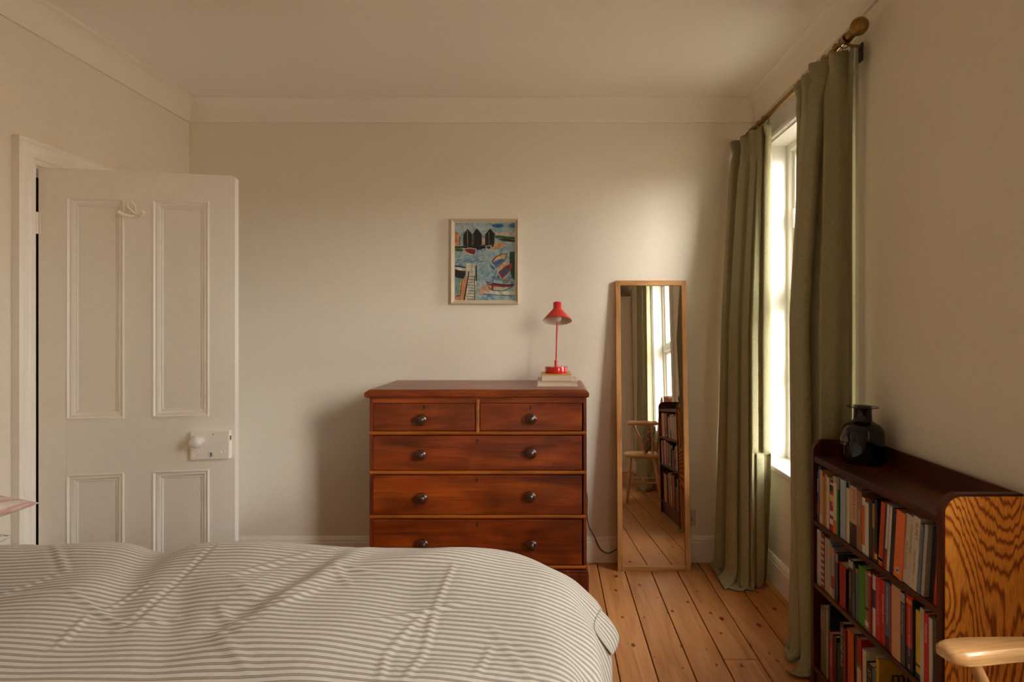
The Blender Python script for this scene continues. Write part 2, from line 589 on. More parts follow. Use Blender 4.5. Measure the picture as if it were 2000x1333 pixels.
# ---- door casing on the left wall
casing = S(empty('trim_5'))
ap = [(0, 0.0), (0, 0.030), (0.012, 0.034), (0.020, 0.026), (0.030, 0.022), (0.050, 0.020), (0.056, 0.024), (0.066, 0.024), (0.070, 0.014), (0.088, 0.012), (0.088, 0.0)]
AW = 0.088
yo0, yo1, zo = DY0 - AW, DY1 + AW, DZ + AW
def arch(name, pts_a, pts_b):
    m = MB(); n_ = len(ap)
    vs = [pts_a(i, d) for i, d in ap] + [pts_b(i, d) for i, d in ap]
    m.add(vs, [(i, (i + 1) % n_, n_ + (i + 1) % n_, n_ + i) for i in range(n_)])
    m.build(name, WHITE, casing)
arch('architrave', lambda i, d: (XL + d, yo0 + i, 0), lambda i, d: (XL + d, yo0 + i, zo - i))
arch('architrave', lambda i, d: (XL + d, yo1 - i, 0), lambda i, d: (XL + d, yo1 - i, zo - i))
arch('architrave', lambda i, d: (XL + d, yo0 + i, zo - i), lambda i, d: (XL + d, yo1 - i, zo - i))
for a, b, z0, z1 in ((DY0, DY0 + 0.012, 0, DZ), (DY1 - 0.012, DY1, 0, DZ), (DY0 + 0.012, DY1 - 0.012, DZ - 0.012, DZ)):
    m = MB(); m.box(XL - 0.12, XL + 0.002, a, b, z0, z1); m.build('door_lining', WHITE, casing)

# ---- four panel door, swung open on its left hinges
ang = math.atan2(0.176, 0.984)
door = S(empty('door_1', (XL + 0.008, 2.248, 0.0), ang))
tag(door, 'white four panel door standing open beside the left wall')
DW, DH, DT = 0.724, 1.966, 0.042
U = (0.0, 0.100, 0.306, 0.412, 0.624, DW)
Zr = (0.012, 0.250, 0.733, 0.955, 1.852, DH)
def leafbox(name, a, b, c, d, bev=0.0):
    m = MB(); m.box(a, b, 0, DT, c, d, bev); return m.build(name, WHITE, door)
leafbox('stile', U[0], U[1], Zr[0], Zr[5], 0.001)
# lock stile with the rounded top corner
m = MB()
r = 0.012
poly = [(U[4], Zr[0]), (U[5], Zr[0])] + [(U[5] - r + r * math.cos(a), Zr[5] - r + r * math.sin(a)) for a in [i * math.pi / 12 for i in range(7)]] + [(U[4], Zr[5])]
m.prism(poly, 0, DT, 'Y'); m.build('stile', WHITE, door)
leafbox('rail', U[1], U[4], Zr[4], Zr[5])
leafbox('rail', U[1], U[4], Zr[2], Zr[3])
leafbox('rail', U[1], U[4], Zr[0], Zr[1])
leafbox('muntin', U[2], U[3], Zr[3], Zr[4])
leafbox('muntin', U[2], U[3], Zr[1], Zr[2])
mold = [(0, 0.016), (0, -0.004), (0.004, -0.006), (0.008, -0.003), (0.010, 0.001), (0.016, -0.001), (0.022, 0.003), (0.027, 0.009), (0.031, 0.008), (0.034, 0.012), (0.034, 0.016)]
for a, b in ((U[1], U[2]), (U[3], U[4])):
    for c, d in ((Zr[1], Zr[2]), (Zr[3], Zr[4])):
        m = MB(); m.box(a - 0.002, b + 0.002, 0.014, 0.028, c - 0.002, d + 0.002)
        p = m.build('panel', WHITE, door)
        m = MB(); m.ring(a, b, c, d, mold); m.build('moulding', WHITE, p, smooth=True, angle=50)
# rim lock
lk = empty('rim_lock', (0.562, 0, 0.779), 0, door)
m = MB(); m.box(0, 0.146, -0.022, 0, 0, 0.116, 0.002, 2)
m.build('lock_case', WHITE, lk)
m = MB(); m.lathe([(0.0, 0.0225), (0.011, 0.0235), (0.0125, 0.0215)], 24, (0.078, 0, 0.020), 'Y'); m.build('escutcheon', PORCELAIN, lk, True)
kp = [(0.0785 + 0.0026 * math.cos(a), 0.025 + 0.0026 * math.sin(a)) for a in [math.radians(-50 + i * 280 / 12) for i in range(13)]] + [(0.0768, 0.012), (0.0802, 0.012)]
m = MB(); m.prism(kp, -0.0243, -0.022, 'Y'); m.build('keyhole', BLACK, lk)
m = MB(); m.lathe([(0.0, 0.0226), (0.0021, 0.0226), (0.0021, 0.0215)], 12, (0.086, 0, 0.104), 'Y'); m.build('screw_hole', BLACK, lk)
for sx, sz in ((0.010, 0.016), (0.130, 0.028), (0.116, 0.028), (0.030, 0.034)):
    m = MB(); m.lathe([(0.0035, 0.0215), (0.0032, 0.0245), (0.002, 0.0258), (0.0, 0.026)], 12, (sx, 0, sz), 'Y'); m.build('screw', WHITE, lk, True)
m = MB(); m.box(0.146, 0.1475, -0.018, 0.0, 0.0, 0.116); m.build('lock_edge', WHITE, lk)
m = MB(); m.box(0.140, 0.1490, -0.016, -0.004, 0.076, 0.094); m.build('latch', STEEL, lk)
m = MB(); m.lathe([(0.017, 0.021), (0.017, 0.025), (0.012, 0.028), (0.0085, 0.030), (0.0085, 0.046), (0.014, 0.049), (0.022, 0.054), (0.0245, 0.060), (0.0255, 0.064), (0.0245, 0.067), (0.022, 0.068), (0.021, 0.074), (0.016, 0.080), (0.009, 0.083), (0.0, 0.084)], 36, (0.036, 0, 0.080), 'Y')
tag(m.build('door_knob', PORCELAIN, lk, True), 'round white porcelain door knob')
# coat hook on the muntin
hk = empty('coat_hook', (0.352, 0, 1.785), 0, door)
hk.scale = (1.35, 1.35, 1.35)
m = MB(); m.lathe([(0.012, 0.0), (0.012, 0.003), (0.008, 0.005), (0.0, 0.006)], 20, (0, 0, 0.0), 'Y'); m.build('hook_plate', WHITE, hk, True)
for sx in (-1, 1):
    m = MB(); m.tube([(0, -0.004, 0.0), (sx * 0.010, -0.010, -0.004), (sx * 0.024, -0.024, -0.003), (sx * 0.034, -0.030, 0.006)], [0.004, 0.0045, 0.0045, 0.0055], 10); m.build('hook_arm', WHITE, hk, True)
m = MB(); m.tube([(0, -0.004, 0.006), (-0.006, -0.018, 0.012), (-0.012, -0.028, 0.022), (-0.008, -0.036, 0.034), (0.002, -0.034, 0.036), (0.009, -0.026, 0.026), (0.004, -0.012, 0.010)], 0.0032, 10); m.build('hook_loop', WHITE, hk, True)
# hinges
for hz in (1.700, 0.32):
    h = empty('hinge', (-0.006, -0.003, hz), 0, door)
    for c, d in ((0.0, 0.038), (0.040, 0.086)):
        m = MB(); m.lathe([(0.0, c), (0.007, c), (0.007, d), (0.0, d)], 14); m.build('knuckle', WHITE, h, True)
    m = MB(); m.box(0.0, 0.014, 0.0, 0.004, 0.002, 0.084); m.build('hinge_leaf', WHITE, h)

# ---- windows in the right wall
def window(n, y0, y1):
    w = S(empty('window_%d' % n, (XR, 0, 0)))
    tag(w, 'white framed window behind the green curtains beside the back wall' if n == 1 else 'white framed window seen only in the leaning mirror')
    gx = REVEAL
    m = MB(); m.ring(y0 - 0.0, y1 + 0.0, ZS, ZH, [(0, 0), (0.040, 0), (0.046, 0.012), (0.046, 0.06), (0, 0.06)], gx - 0.03, 'YZ'); m.build('window_frame', FRAMEW, w)
    zt = 1.50
    m = MB(); m.box(gx - 0.036, gx + 0.03, y0 + 0.04, y1 - 0.04, zt - 0.035, zt + 0.035, 0.004); m.build('transom', FRAMEW, w)
    for a, b in ((ZS + 0.042, zt - 0.032), (zt + 0.032, ZH - 0.042)):
        m = MB(); m.ring(y0 + 0.042, y1 - 0.042, a, b, [(0, 0), (0.026, 0), (0.032, 0.010), (0.032, 0.03), (0, 0.03)], gx - 0.012, 'YZ')
        s_ = m.build('sash', FRAMEW, w)
        m = MB(); m.box(gx + 0.004, gx + 0.008, y0 + 0.066, y1 - 0.066, a + 0.024, b - 0.024); m.build('glass_pane', PANE, s_)
        m = MB(); m.box(gx - 0.03, gx - 0.012, y1 - 0.094, y1 - 0.076, (a + b) / 2 - 0.05, (a + b) / 2 + 0.05, 0.004, 2); m.build('handle', FRAMEW, s_)
    # reveal boards
    for a, b, c, d in ((y0 - 0.001, y0 + 0.010, ZS, ZH), (y1 - 0.010, y1 + 0.001, ZS, ZH), (y0, y1, ZH - 0.010, ZH + 0.001)):
        m = MB(); m.box(-0.004, gx - 0.03, a, b, c, d); m.build('reveal_board', FRAMEW, w)
    m = MB(); m.box(-0.048, gx - 0.02, y0 - 0.0, y1 + 0.0, ZS - 0.03, ZS, 0.008, 3)
    m.build('window_sill', FRAMEW, w, True)
    # architrave: two uprights and a head
    P = [(0, 0), (0, -0.020), (0.010, -0.026), (0.020, -0.020), (0.072, -0.016), (0.078, -0.022), (0.094, -0.018), (0.100, -0.006), (0.100, 0)]
    zt_, A = ZH + 0.10, 0.10
    n_ = len(P)
    def up(fa, fb):
        m = MB()
        m.add([fa(i, d) for i, d in P] + [fb(i, d) for i, d in P], [(i, (i + 1) % n_, n_ + (i + 1) % n_, n_ + i) for i in range(n_)])
        m.build('architrave', FRAMEW, w)
    up(lambda i, d: (d, y0 - A + i, ZS - 0.03), lambda i, d: (d, y0 - A + i, zt_ - i))
    up(lambda i, d: (d, y1 + A - i, ZS - 0.03), lambda i, d: (d, y1 + A - i, zt_ - i))
    up(lambda i, d: (d, y0 - A + i, zt_ - i), lambda i, d: (d, y1 + A - i, zt_ - i))
window(1, *W1)
window(2, *W2)

# ---- outdoors: ground and the pale terrace across the street
m = MB(); m.box(XO + 0.2, 60, -40, 40, -3.4, -3.2)
S(m.build('floor_street', plain('street', lin(120, 112, 102), 0.9)))
nh = thing('terraced_house', 'pale terrace across the street with pinkish tiled roof', 'house', (11.0, 0, -3.2))
m = MB(); m.box(0, 6, -16, 16, 0, 5.0); m.build('house_wall', plain('pale_render', lin(214, 200, 186), 0.9), nh)
m = MB(); m.prism([(-0.3, 4.9), (6.3, 4.9), (3.0, 6.1)], -16.2, 16.2, 'Y'); m.build('roof', plain('clay_tiles', lin(206, 178, 164), 0.9, 0.12, 0.4, 4), nh)
# ================================================================== CHEST OF DRAWERS
CF = 2.70                                   # front plane of the carcass
chest = thing('chest_of_drawers', 'mahogany chest of two short over three long drawers with turned knobs', 'chest', (-0.3465, CF, 0))
cx = lambda x: x + 0.3465                   # world x -> local x
xl, xr = cx(-0.867), cx(0.174)
m = MB(); m.box(xl, xl + 0.016, 0, 0.455, 0.16, 0.993, 0.002); m.build('side_panel', MAHOGZ, chest)
m = MB(); m.box(xr - 0.016, xr, 0, 0.455, 0.16, 0.993, 0.002); m.build('side_panel', MAHOGZ, chest)
m = MB(); m.box(xl + 0.016, xr - 0.016, 0.42, 0.45, 0.16, 0.99); m.build('back_panel', MAHOGZ, chest)
m = MB(); m.box(xl + 0.016, xr - 0.016, 0.0, 0.02, 0.966, 0.993); m.build('frieze', MAHOG, chest)
# top with a moulded edge
m = MB()
ol, orr, of, ob = cx(-0.883), cx(0.184), -0.026, 0.478
pr = [(0.022, 0.992), (0.006, 0.994), (0.0, 1.000), (0.0, 1.014), (0.004, 1.020), (0.016, 1.029), (0.022, 1.031)]
def loop(i, z): return [(ol + i, of + i, z), (orr - i, of + i, z), (orr - i, ob, z), (ol + i, ob, z)]
vs = [p for i, z in pr for p in loop(i, z)]
fs = []
for k in range(len(pr) - 1):
    for c in range(4):
        fs.append((k * 4 + c, k * 4 + (c + 1) % 4, k * 4 + 4 + (c + 1) % 4, k * 4 + 4 + c))
fs += [(3, 2, 1, 0), tuple(len(pr) * 4 - 4 + c for c in range(4))]
m.add(vs, fs)
m.build('chest_top', MAHOG, chest)
# plinth
m = MB(); m.box(xl - 0.010, xr + 0.010, -0.012, 0.455, 0.0, 0.150, 0.002)
m.box(xl - 0.006, xr + 0.006, -0.008, 0.455, 0.150, 0.166, 0.004, 2); m.build('plinth', MAHOGZ, chest)
# rails between the drawers: half round beads standing proud
def bead(z0, z1):
    m = MB(); r = (z1 - z0) / 2
    poly = [(0.004 - 0.011 * math.sin(a), (z0 + z1) / 2 - r * math.cos(a)) for a in [math.pi * i / 8 for i in range(9)]]
    poly += [(0.40, z1), (0.40, z0)]
    m.prism(poly, xl + 0.002, xr - 0.002, 'X'); m.build('drawer_rail', RAILW, chest, True, angle=50)
for z0, z1 in ((0.811, 0.830), (0.622, 0.641), (0.410, 0.429), (0.168, 0.187)): bead(z0, z1)
m = MB(); poly = [(cx(-0.3495) - 0.0105 * math.cos(a), 0.003 - 0.011 * math.sin(a)) for a in [math.pi * i / 8 for i in range(9)]] + [(cx(-0.339), 0.4), (cx(-0.360), 0.4)]
m.prism(poly, 0.823, 0.982, 'Z'); m.build('drawer_divider', RAILW, chest, True, angle=50)
KN = [(0.0, 0.0), (0.0155, 0.0), (0.0165, 0.004), (0.013, 0.008), (0.011, 0.013), (0.0135, 0.017), (0.023, 0.022), (0.0275, 0.029), (0.0275, 0.034), (0.024, 0.039), (0.0185, 0.0405), (0.0175, 0.0385), (0.013, 0.0395), (0.011, 0.044), (0.0075, 0.0465), (0.0, 0.047)]
knob_me = None
def drawer(x0, x1, z0, z1, knobs, keyx, keyz):
    global knob_me
    d = empty('drawer', (0, 0, 0), 0, chest)
    m = MB(); m.box(x0, x1, -0.002, 0.018, z0, z1, 0.003, 2); m.build('drawer_front', MAHOG, d)
    for kx, kz in knobs:
        if knob_me is None:
            mm = MB(); mm.lathe(KN, 28, (0, 0, 0), 'Y'); o = mm.build('knob', KNOBW, d, True, angle=60); knob_me = o.data
        else:
            o = bpy.data.objects.new('knob', knob_me); COL.objects.link(o); o.parent = d
        o.location = (kx, -0.002, kz)
    w = 0.0045
    m = MB()
    kp = [(keyx + w * math.cos(a), keyz + 0.006 + w * math.sin(a)) for a in [math.radians(-40 + i * 260 / 10) for i in range(11)]] + [(keyx - 0.0030, keyz - 0.011), (keyx + 0.0030, keyz - 0.009)]
    m.prism(kp, -0.0032, 0.0, 'Y'); m.build('keyhole', BLACK, d)
l0, r0 = cx(-0.849), cx(0.151)
drawer(l0, cx(-0.3625), 0.833, 0.964, [(cx(-0.612), 0.8885)], cx(-0.605), 0.945)
drawer(cx(-0.3365), r0, 0.833, 0.964, [(cx(-0.092), 0.893)], cx(-0.095), 0.943)
drawer(l0, r0, 0.644, 0.808, [(cx(-0.614), 0.722), (cx(-0.092), 0.730)], cx(-0.350), 0.783)
drawer(l0, r0, 0.432, 0.619, [(cx(-0.608), 0.516), (cx(-0.095), 0.523)], cx(-0.353), 0.596)
drawer(l0, r0, 0.190, 0.407, [(cx(-0.604), 0.298), (cx(-0.090), 0.293)], cx(-0.350), 0.382)

# ================================================================== BOOKS UNDER THE LAMP, LAMP
PAGES = plain('book_pages', lin(214, 196, 170), 0.9, 0.10, 0.3, 260, stretch=(0.02, 0.02, 1))
ZT = 1.031
def flat_book(label, x0, x1, y0, y1, z0, z1, mat, rz=0):
    b = thing('book', label, 'book', ((x0 + x1) / 2, (y0 + y1) / 2, z0), rz, 'books under the red lamp')
    w, d, h = (x1 - x0) / 2, (y1 - y0) / 2, z1 - z0
    t = 0.0022
    for a, c in ((0, t), (h - t, h)):
        m = MB(); m.box(-w, w, -d, d, a, c, 0.0006); m.build('cover', mat, b)
    m = MB(); m.box(-w + 0.004, w - 0.004, -d + 0.004, d - 0.004, t, h - t); m.build('pages', PAGES, b)
    m = MB(); m.box(-w, w, d - 0.003, d, 0, h); m.build('spine', mat, b)
flat_book('wide pale pink book lying at the bottom under the red lamp', -0.068, 0.138, 2.826, 3.085, ZT, ZT + 0.0275, plain('pale_pink_cover', lin(206, 178, 168), 0.5), 0)
flat_book('thick yellow covered book lying directly beneath the red lamp', -0.0475, 0.105, 2.826, 3.03, ZT + 0.0275, ZT + 0.0605, plain('ochre_cover', lin(206, 150, 54), 0.4), math.radians(0.6))
RED = plain('red_enamel', lin(200, 34, 24), 0.22, 0.03, coat=0.6)
REDIN = plain('shade_white_inside', lin(212, 196, 178), 0.6, 0.02)
LB = Vector((0.0295, 2.925, ZT + 0.0605))
lamp = thing('desk_lamp', 'small red metal lamp with conical shade on two stacked books', 'lamp', LB)
m = MB(); m.lathe([(0, 0), (0.0575, 0), (0.0585, 0.002), (0.0585, 0.031), (0.0565, 0.0345), (0.0, 0.0355)], 48); m.build('base', RED, lamp, True)
m = MB(); m.lathe([(0.0, 0.034), (0.0085, 0.034), (0.0085, 0.064), (0.0075, 0.066), (0.0, 0.066)], 20); m.build('collar', RED, lamp, True)
m = MB(); m.tube([(0, 0, 0.06), (0.003, 0.004, 0.15), (0.006, 0.010, 0.26), (0.0065, 0.010, 0.325)], 0.0042, 12); m.build('stem', RED, lamp, True)
sh = empty('shade', (0.0065, -0.020, 0.270), 0, lamp)
sh.rotation_euler = (math.radians(-17), 0, 0)
m = MB(); m.lathe([(0.0745, 0.0), (0.0755, 0.001), (0.0735, 0.006), (0.024, 0.064), (0.0225, 0.069), (0.0225, 0.096), (0.021, 0.099), (0.0, 0.100), ], 48)
o = m.build('shade_cone', RED, sh, True)
for f in [p for p in o.data.polygons if len(p.vertices) > 8]: pass
bm = bmesh.new(); bm.from_mesh(o.data)
bmesh.ops.delete(bm, geom=[f for f in bm.faces if len(f.verts) > 8 and f.calc_center_median().z < 0.01], context='FACES'); bm.to_mesh(o.data); bm.free()
m = MB(); m.lathe([(0.0745, 0.0002), (0.0725, 0.004), (0.022, 0.062), (0.0, 0.063)], 48)
o = m.build('shade_lining', REDIN, sh, True)
bm = bmesh.new(); bm.from_mesh(o.data)
bmesh.ops.delete(bm, geom=[f for f in bm.faces if len(f.verts) > 8], context='FACES'); bm.to_mesh(o.data); bm.free()
m = MB(); m.lathe([(0.012, 0.062), (0.012, 0.045), (0.014, 0.038), (0.0185, 0.028), (0.0215, 0.016), (0.0205, 0.006), (0.014, -0.002), (0.006, -0.0055), (0.0, -0.006)], 28)
m.build('bulb', plain('frosted_bulb', lin(216, 206, 188), 0.25, 0.02, coat=0.5), sh, True)

# ================================================================== PAINTING
pic = thing('framed_painting', 'framed painting of black boat sheds, boats and a jetty hung on the wall', 'painting', (-0.3706, YB, 1.461))
PW, PH = 0.3836, 0.482
FR = plain('cream_frame', lin(206, 190, 160), 0.55, 0.05)
m = MB(); m.ring(-PW / 2, PW / 2, 0, PH, [(0, 0), (0, -0.026), (0.003, -0.030), (0.006, -0.030), (0.019, -0.013), (0.022, -0.013), (0.022, -0.004), (0.022, 0)]); m.build('picture_frame', FR, pic)
# canvas colours, each patch a thin layer of paint
def sea():
    t = NT('painted_water')
    v = t.coords((1, 1, 1), rnd=False)
    n1 = t.noise(v, 14, 4, 0.6, 2.5)
    c = t.ramp(n1, [(0.28, lin(44, 88, 122)), (0.40, lin(104, 138, 150)), (0.55, lin(148, 162, 156)), (0.76, lin(178, 172, 152))])
    t.l(c, t.b.inputs['Base Color']); t.b.inputs['Roughness'].default_value = 0.6
    t.bump(n1, 0.3, 0.002)
    return t.m
m = MB(); m.box(-PW / 2 + 0.018, PW / 2 - 0.018, -0.010, -0.004, 0.018, PH - 0.018); m.build('canvas', sea(), pic)
PA = [  # colour, outline in units of the picture's width (0..718) and height (0..927), from its top left corner
 ((176, 190, 190), [(0, 0), (470, 0), (470, 60), (330, 100), (230, 60), (140, 90), (60, 120), (0, 90)]),
 ((36, 98, 142), [(440, 20), (560, 10), (590, 40), (520, 62), (455, 50)]),
 ((60, 110, 150), [(640, 20), (718, 10), (718, 60), (670, 55)]),
 ((204, 184, 160), [(480, 110), (718, 118), (718, 160), (640, 165), (500, 150)]),
 ((52, 92, 34), [(478, 155), (520, 148), (640, 165), (718, 172), (718, 198), (560, 190), (480, 182)]),
 ((48, 30, 24), [(500, 196), (620, 190), (718, 205), (718, 232), (600, 222)]),
 ((208, 150, 92), [(455, 245), (560, 240), (620, 262), (560, 300), (470, 318), (440, 300)]),
 ((222, 166, 110), [(320, 230), (330, 190), (352, 190), (362, 235), (350, 262)]),
 ((218, 148, 92), [(0, 100), (30, 115), (58, 160), (58, 265), (0, 280)]),
 ((60, 30, 20), [(2, 170), (16, 172), (16, 222), (2, 222), (2, 216), (11, 216), (11, 178), (2, 178)]),
 ((26, 20, 16), [(54, 160), (62, 165), (62, 270), (54, 270)]),
 ((28, 22, 17), [(100, 145), (150, 72), (205, 132), (205, 285), (100, 275)]),
 ((28, 22, 17), [(210, 140), (262, 64), (322, 138), (322, 262), (300, 275), (208, 280)]),
 ((28, 22, 17), [(362, 140), (424, 66), (478, 135), (470, 260), (362, 262)]),
 ((20, 16, 14), [(0, 282), (120, 280), (300, 276), (365, 262), (465, 262), (465, 285), (330, 312), (240, 330), (100, 300), (0, 300)]),
 ((60, 96, 34), [(0, 305), (60, 302), (100, 318), (90, 345), (20, 340), (0, 335)]),
 ((196, 196, 182), [(102, 310), (180, 296), (258, 310), (256, 360), (238, 388), (180, 380), (130, 358)]),
 ((142, 26, 22), [(114, 318), (180, 308), (248, 318), (246, 356), (230, 378), (180, 368), (138, 350)]),
 ((200, 190, 170), [(360, 275), (440, 270), (436, 310), (404, 330), (380, 318)]),
 ((70, 40, 30), [(374, 282), (428, 278), (424, 304), (404, 316), (386, 306)]),
 ((150, 140, 120), [(146, 90), (154, 90), (156, 300), (148, 300)]),
 ((140, 130, 112), [(404, 110), (410, 110), (412, 268), (406, 268)]),
 ((120, 112, 96), [(224, 130), (229, 130), (224, 262), (218, 262)]),
 ((36, 72, 30), [(655, 350), (718, 345), (718, 690), (680, 660), (655, 520)]),
 ((206, 168, 130), [(548, 490), (640, 470), (640, 560), (560, 600)]),
 ((126, 44, 30), [(440, 460), (490, 400), (560, 372), (632, 362), (604, 450), (540, 510), (490, 540)]),
 ((206, 174, 120), [(455, 458), (500, 408), (565, 380), (618, 372), (594, 444), (536, 500), (486, 528)]),
 ((44, 104, 150), [(462, 474), (520, 440), (580, 430), (590, 446), (534, 494), (488, 520)]),
 ((38, 96, 134), [(420, 500), (440, 510), (480, 545), (476, 568), (436, 540)]),
 ((154, 40, 28), [(520, 590), (600, 520), (690, 480), (668, 570), (600, 640), (565, 672)]),
 ((44, 86, 110), [(546, 596), (612, 540), (660, 528), (640, 570), (590, 622), (562, 630)]),
 ((40, 90, 112), [(500, 630), (520, 632), (540, 664), (522, 668)]),
 ((60, 104, 112), [(496, 560), (504, 560), (452, 722), (444, 720)]),
 ((120, 120, 108), [(560, 690), (640, 650), (690, 640), (640, 720), (580, 740)]),
 ((212, 156, 110), [(270, 840), (320, 780), (380, 740), (470, 770), (460, 810), (340, 850)]),
 ((150, 38, 26), [(380, 704), (480, 726), (600, 742), (710, 740), (690, 764), (560, 770), (440, 756), (388, 740)]),
 ((44, 26, 20), [(378, 702), (480, 722), (600, 738), (712, 736), (712, 744), (600, 750), (480, 736), (384, 716)]),
 ((196, 186, 160), [(390, 752), (470, 764), (600, 778), (680, 770), (580, 812), (470, 808), (420, 790)]),
 ((40, 24, 18), [(388, 746), (394, 746), (424, 790), (470, 808), (580, 812), (690, 762), (698, 764), (584, 820), (466, 816), (418, 796)]),
 ((150, 40, 30), [(440, 728), (462, 730), (458, 800), (436, 796)]),
 ((202, 206, 184), [(345, 816), (718, 822), (718, 872), (480, 862), (345, 850)]),
 ((60, 56, 48), [(345, 848), (480, 860), (718, 870), (718, 878), (480, 868), (345, 856)]),
 ((46, 66, 90), [(0, 505), (60, 515), (130, 530), (130, 545), (0, 525)]),
 ((216, 206, 180), [(0, 526), (130, 545), (130, 575), (60, 570), (0, 555)]),
 ((38, 40, 34), [(0, 556), (60, 572), (130, 576), (130, 620), (100, 668), (30, 660), (0, 640)]),
 ((120, 160, 150), [(0, 660), (60, 668), (80, 680), (60, 860), (0, 870)]),
 ((210, 200, 176), [(134, 490), (180, 480), (240, 500), (258, 720), (240, 927), (110, 927), (150, 700), (130, 640)]),
 ((206, 140, 96), [(0, 885), (60, 880), (90, 680), (140, 640), (152, 650), (110, 927), (0, 927)]),
 ((214, 182, 60), [(74, 680), (86, 676), (58, 870), (46, 866)]),
 ((40, 24, 20), [(86, 670), (92, 670), (64, 876), (8, 884), (8, 876), (56, 868)]),
 ((52, 28, 22), [(162, 580), (176, 580), (120, 927), (102, 927), (150, 660)]),
 ((30, 28, 26), [(248, 520), (262, 515), (264, 690), (252, 705), (244, 640)]),
 ((44, 30, 26), [(228, 640), (240, 640), (242, 927), (232, 927), (234, 760)]),
] + [((58, 40, 34), [(160 - i * 1, 640 + i * 34), (232, 644 + i * 34), (232, 650 + i * 34), (160 - i, 646 + i * 34)]) for i in range(9)] \
  + [((132, 164, 178), [(20 + 60 * i, 395 + 13 * (i % 3)), (70 + 60 * i, 388 + 13 * (i % 3)), (72 + 60 * i, 396 + 13 * (i % 3)), (22 + 60 * i, 405 + 13 * (i % 3))]) for i in range(6)] \
  + [((86, 132, 164), [(30 + 52 * i, 445 + 17 * (i % 2)), (90 + 52 * i, 436 + 17 * (i % 2)), (92 + 52 * i, 446 + 17 * (i % 2)), (34 + 52 * i, 456 + 17 * (i % 2))]) for i in range(6)] \
  + [((128, 168, 186), [(290 + 26 * i, 560 + 40 * i), (350 + 26 * i, 552 + 40 * i), (356 + 22 * i, 566 + 40 * i), (300 + 22 * i, 574 + 40 * i)]) for i in range(5)]
m = MB(); pm = []
iw, ih = PW - 0.044, PH - 0.044
for i, (rgb, poly) in enumerate(PA):
    rgb = tuple(int(c * 0.88) for c in rgb)
    mt = plain('paint_%d_%d_%d' % rgb, lin(*rgb), 0.55, 0.34, 0.4, 42)
    if mt not in pm: pm.append(mt)
    y = -0.0101 - 0.00004 * (i + 1)
    pts = [(-iw / 2 + x / 718 * iw, y, PH - 0.022 - z / 927 * ih) for x, z in poly]
    m.add(pts, [list(range(len(pts)))], pm.index(mt))
m.build('brushwork', pm, pic)

# ================================================================== LEANING MIRROR
TILT, YAW = math.radians(3.8), math.radians(0.2)
mir = thing('leaning_mirror', 'tall oak framed mirror leaning against the back wall', 'mirror', (0.566, 3.066, 0.0))
mir.rotation_euler = (-TILT, 0, YAW)
MW, MH = 0.398, 1.596
fr = 0.027
def bar(a, b, c, d, mat=MIRROROAK):
    m = MB(); m.box(a, b, 0, 0.026, c, d, 0.0012); m.build('frame_bar', mat, mir)
MIRROROAKX = wood('pale_oak_cross', lin(168, 112, 60), lin(196, 140, 82), lin(214, 162, 104), 'X', 2.0, 0.42, 0.0, 0.12)
bar(-MW / 2, -MW / 2 + fr, 0, MH)
bar(MW / 2 - fr, MW / 2, 0, MH)
bar(-MW / 2 + fr, MW / 2 - fr, 0, fr, MIRROROAKX)
bar(-MW / 2 + fr, MW / 2 - fr, MH - fr, MH, MIRROROAKX)
t = NT('mirror_silver'); t.b.inputs['Metallic'].default_value = 1.0; t.b.inputs['Roughness'].default_value = 0.0
vv = t.coords((1, 1, 1)); t.l(t.ramp(t.noise(vv, 3, 2), [(0.3, (0.90, 0.89, 0.86)), (0.7, (0.92, 0.91, 0.88))]), t.b.inputs['Base Color'])
m = MB(); m.box(-MW / 2 + fr - 0.003, MW / 2 - fr + 0.003, 0.012, 0.016, fr - 0.003, MH - fr + 0.003); tag(m.build('mirror_glass', t.m, mir), 'clear silvered glass')
m = MB(); m.box(-MW / 2 + 0.01, MW / 2 - 0.01, 0.019, 0.023, 0.01, MH - 0.01); m.build('backing_board', BLACK, mir)

# ================================================================== LAMP CORD, SOCKET
m = MB()
def smooth_path(pts, n=8):
    out = []
    P = [Vector(p) for p in pts]
    for i in range(len(P) - 1):
        a, b, c, d = P[max(0, i - 1)], P[i], P[i + 1], P[min(len(P) - 1, i + 2)]
        for k in range(n):
            t = k / n
            out.append(0.5 * ((2 * b) + (c - a) * t + (2 * a - 5 * b + 4 * c - d) * t * t + (3 * b - a - 3 * c + d) * t ** 3))
    out.append(P[-1])
    return out
yw = 3.174
m.tube(smooth_path([(0.188, yw + 0.006, 0.50), (0.200, yw + 0.006, 0.42), (0.208, yw + 0.004, 0.36), (0.206, yw + 0.002, 0.28), (0.216, yw, 0.21), (0.248, yw, 0.15), (0.272, yw - 0.004, 0.095), (0.296, yw - 0.006, 0.070), (0.330, yw - 0.006, 0.060), (0.375, yw - 0.004, 0.082), (0.45, yw, 0.11), (0.60, yw - 0.002, 0.14), (0.72, yw + 0.004, 0.23)]), 0.0027, 8)
tag(m.build('power_cord', plain('black_flex', (0.02, 0.016, 0.014, 1), 0.5), smooth=True), 'thin black power cord trailing down from the chest behind the mirror', 'cord')
so = thing('wall_socket', 'white double wall socket half hidden behind the leaning mirror', 'socket', (0.752, YB, 0.205))
m = MB(); m.box(-0.073, 0.073, -0.009, 0, 0, 0.088, 0.003, 2); m.build('face_plate', plain('socket_white', lin(196, 180, 158), 0.4), so)
for sx in (-0.036, 0.036):
    for a, z in ((0, 0.056), (-0.011, 0.034), (0.011, 0.034)):
        m = MB(); m.box(sx + a - 0.003, sx + a + 0.003, -0.0095, -0.0085, z - 0.004, z + 0.004); m.build('pin_hole', BLACK, so)
